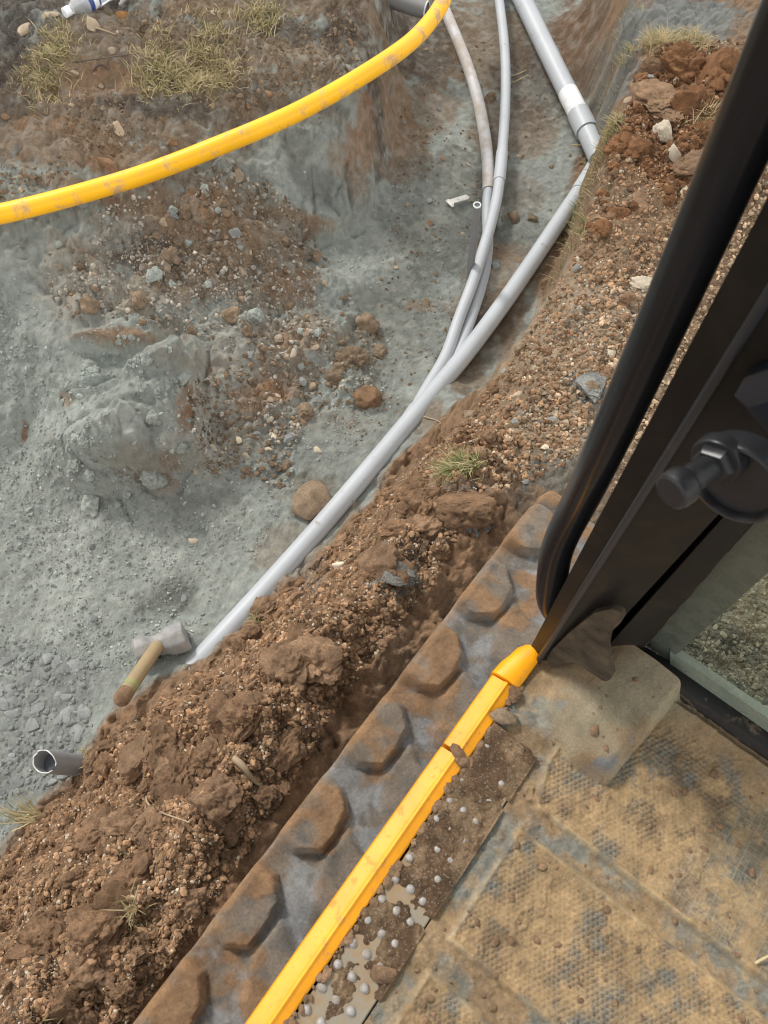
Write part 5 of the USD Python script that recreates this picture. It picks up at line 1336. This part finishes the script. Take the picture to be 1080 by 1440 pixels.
# clear bottle with a blue and white label
a0, a1 = seen(96, 33), seen(158, 14)
ax_ = a1 - a0; ax_[2] = .012; ax_ /= np.linalg.norm(ax_)
base_p = np.array([a0[0], a0[1], float(ground_z(a0[0], a0[1])) + .034])
t = thing('plastic_bottle', 'crumpled clear plastic bottle with blue and white label lying on the bank', 'bottle')
BL = .235
prof_b = [(0, 0), (.0135, 0), (.0135, .020), (.018, .030), (.030, .055), (.0345, .075), (.0335, .095), (.0345, .11), (.0345, .15), (.033, .16), (.0345, .17), (.033, .18), (.0345, .19), (.033, .20), (.0345, .215), (.031, .230), (.018, .232), (0, .226)]
bm2 = trimesh.creation.revolve(np.array(prof_b), sections=28)
vb = np.array(bm2.vertices); vb *= (1 + .10 * (noise(vb * 40, 8) - .5))[:, None] ** np.array([1, 1, 0]); bm2.vertices = vb
Tb = trimesh.geometry.align_vectors([0, 0, 1], ax_); Tb[:3, 3] = base_p
bm2.apply_transform(Tb); part(t, 'body', bm2, M['bottle'], 40)
for nm, z0, z1, rr_, mt in (('cap', -.004, .018, .0155, 'cap'), ('label', .078, .094, .0352, 'label_blue'), ('label', .0945, .112, .0352, 'label_white'), ('label', .1125, .118, .0352, 'label_blue')):
    q = trimesh.creation.revolve(np.array([(rr_ - .001, z0), (rr_, z0), (rr_, z1), (rr_ - .001, z1)] if nm == 'label' else [(0, z0), (rr_ - .001, z0), (rr_, z0 + .001), (rr_, z1), (0, z1)]), sections=32)
    q.apply_transform(Tb); part(t, nm, q, M[mt], 40)

# hammer lying against the heap
hA, hB = at(190, 918, -.40), at(262, 893, -.40)
ha_ = (hB - hA) / np.linalg.norm(hB - hA); hl = np.linalg.norm(hB - hA)
t = thing('hammer', 'mud-caked sledge hammer with short wooden handle leaning on the heap', 'hammer')
hp_ = np.array([(0, 0), (.030, 0), (.040, .006), (.041, hl * .20), (.034, hl * .30), (.030, hl * .42), (.034, hl * .56), (.043, hl * .68), (.046, hl * .84), (.044, hl * .97), (.036, hl), (0, hl)])
hm = trimesh.creation.revolve(hp_, sections=8)
hm = trimesh.Trimesh(*trimesh.remesh.subdivide_to_size(hm.vertices, hm.faces, .012))
hv = np.array(hm.vertices); hv *= (1 + .12 * (fbm(hv * 30, 3, 9) - .5))[:, None]; hm.vertices = hv; hm.merge_vertices()
hm.apply_transform(trimesh.geometry.align_vectors([0, 0, 1], ha_)); hm.apply_translation(hA)
part(t, 'head', hm, M['hammer_head'], 40)
g0, g1 = at(219, 912, -.375), at(166, 990, -.27)
hpts = [g0 + (g1 - g0) * k_ for k_ in (-.05, .25, .5, .72, .78, .9, .97, 1.0)]
part(t, 'handle', tube(spline(hpts[:5], 20), np.linspace(.0185, .0195, 20), 18), M['handle'], 50)
part(t, 'band', tube(spline([hpts[2] + (hpts[3] - hpts[2]) * q for q in (.70, .85, 1.0)], 8), .0199, 18), M['band'], 50)
gp = spline(hpts[4:], 14)
part(t, 'grip', tube(gp, np.r_[.0200, .0205, np.full(7, .021), .0205, .019, .0165, .012, .004], 18), M['clod_tan'], 60, 'tan rubber grip caked with dried mud')

# mud crumbs on the sill joint and the mat
for i, (x_, y_, z_, r_, mt, lb) in enumerate([(-.004, .2845, .660, .011, 'clod', 'mud clump stuck in the joint of the yellow sill'), (.004, .279, .660, .008, 'clod_tan', 'small mud clump beside the joint of the yellow sill'), (.071, .016, .656, .012, 'clod_tan', 'tan mud clump at the inner edge of the step plate'),
                                             (.012, .405, .658, .010, 'clod_tan', 'dry mud flake by the foot of the pillar'), (.02, .365, .660, .013, 'clod_mid', 'mud clump at the top end of the step plate')]):
    vs, fs = clod_mesh(r_, 700 + i, 2, .5, .55, (1.5, .9), .2)
    top('mud_clump', (vs + [x_, y_, z_], fs), M[mt], lb, 'mud', None, None, 40)
gm = np.random.default_rng(78); V, F, n_ = [], [], 0
for i in range(130):
    y_ = gm.uniform(-.10, .42); r_ = .0016 + .005 * gm.random() ** 2.2
    vs, fs = clod_mesh(r_, 900 + i, 2, .5, .6, (1.5, 1), .2)
    V.append(vs + [.0125 + gm.normal(0, .0022), y_, .6525 + r_ * .2]); F.append(fs + n_); n_ += len(vs)
top('sill_crumbs', (np.vstack(V), np.vstack(F)), M['clod_tan'], 'dried mud crumbs along the inner edge of the yellow sill', 'mud crumbs', None, 'stuff', 40)
gm = np.random.default_rng(77); V, F, n_ = [], [], 0
for i in range(220):
    x_, y_ = gm.uniform(.09, .55), gm.uniform(.0, .50)
    ix, iy = np.searchsorted(mx, x_), np.searchsorted(my, y_)
    r_ = .0016 + .0035 * gm.random() ** 3
    vs, fs = clod_mesh(r_, 800 + i, 1, .5, .7, (1.4, 1), .2)
    V.append(vs + [x_, y_, MZ[min(ix, len(mx) - 1), min(iy, len(my) - 1)] + r_ * .3]); F.append(fs + n_); n_ += len(vs)
top('mat_crumbs', (np.vstack(V), np.vstack(F)), M['clod_tan'], 'dry mud crumbs scattered over the floor mat', 'mud crumbs', None, 'stuff', 40)
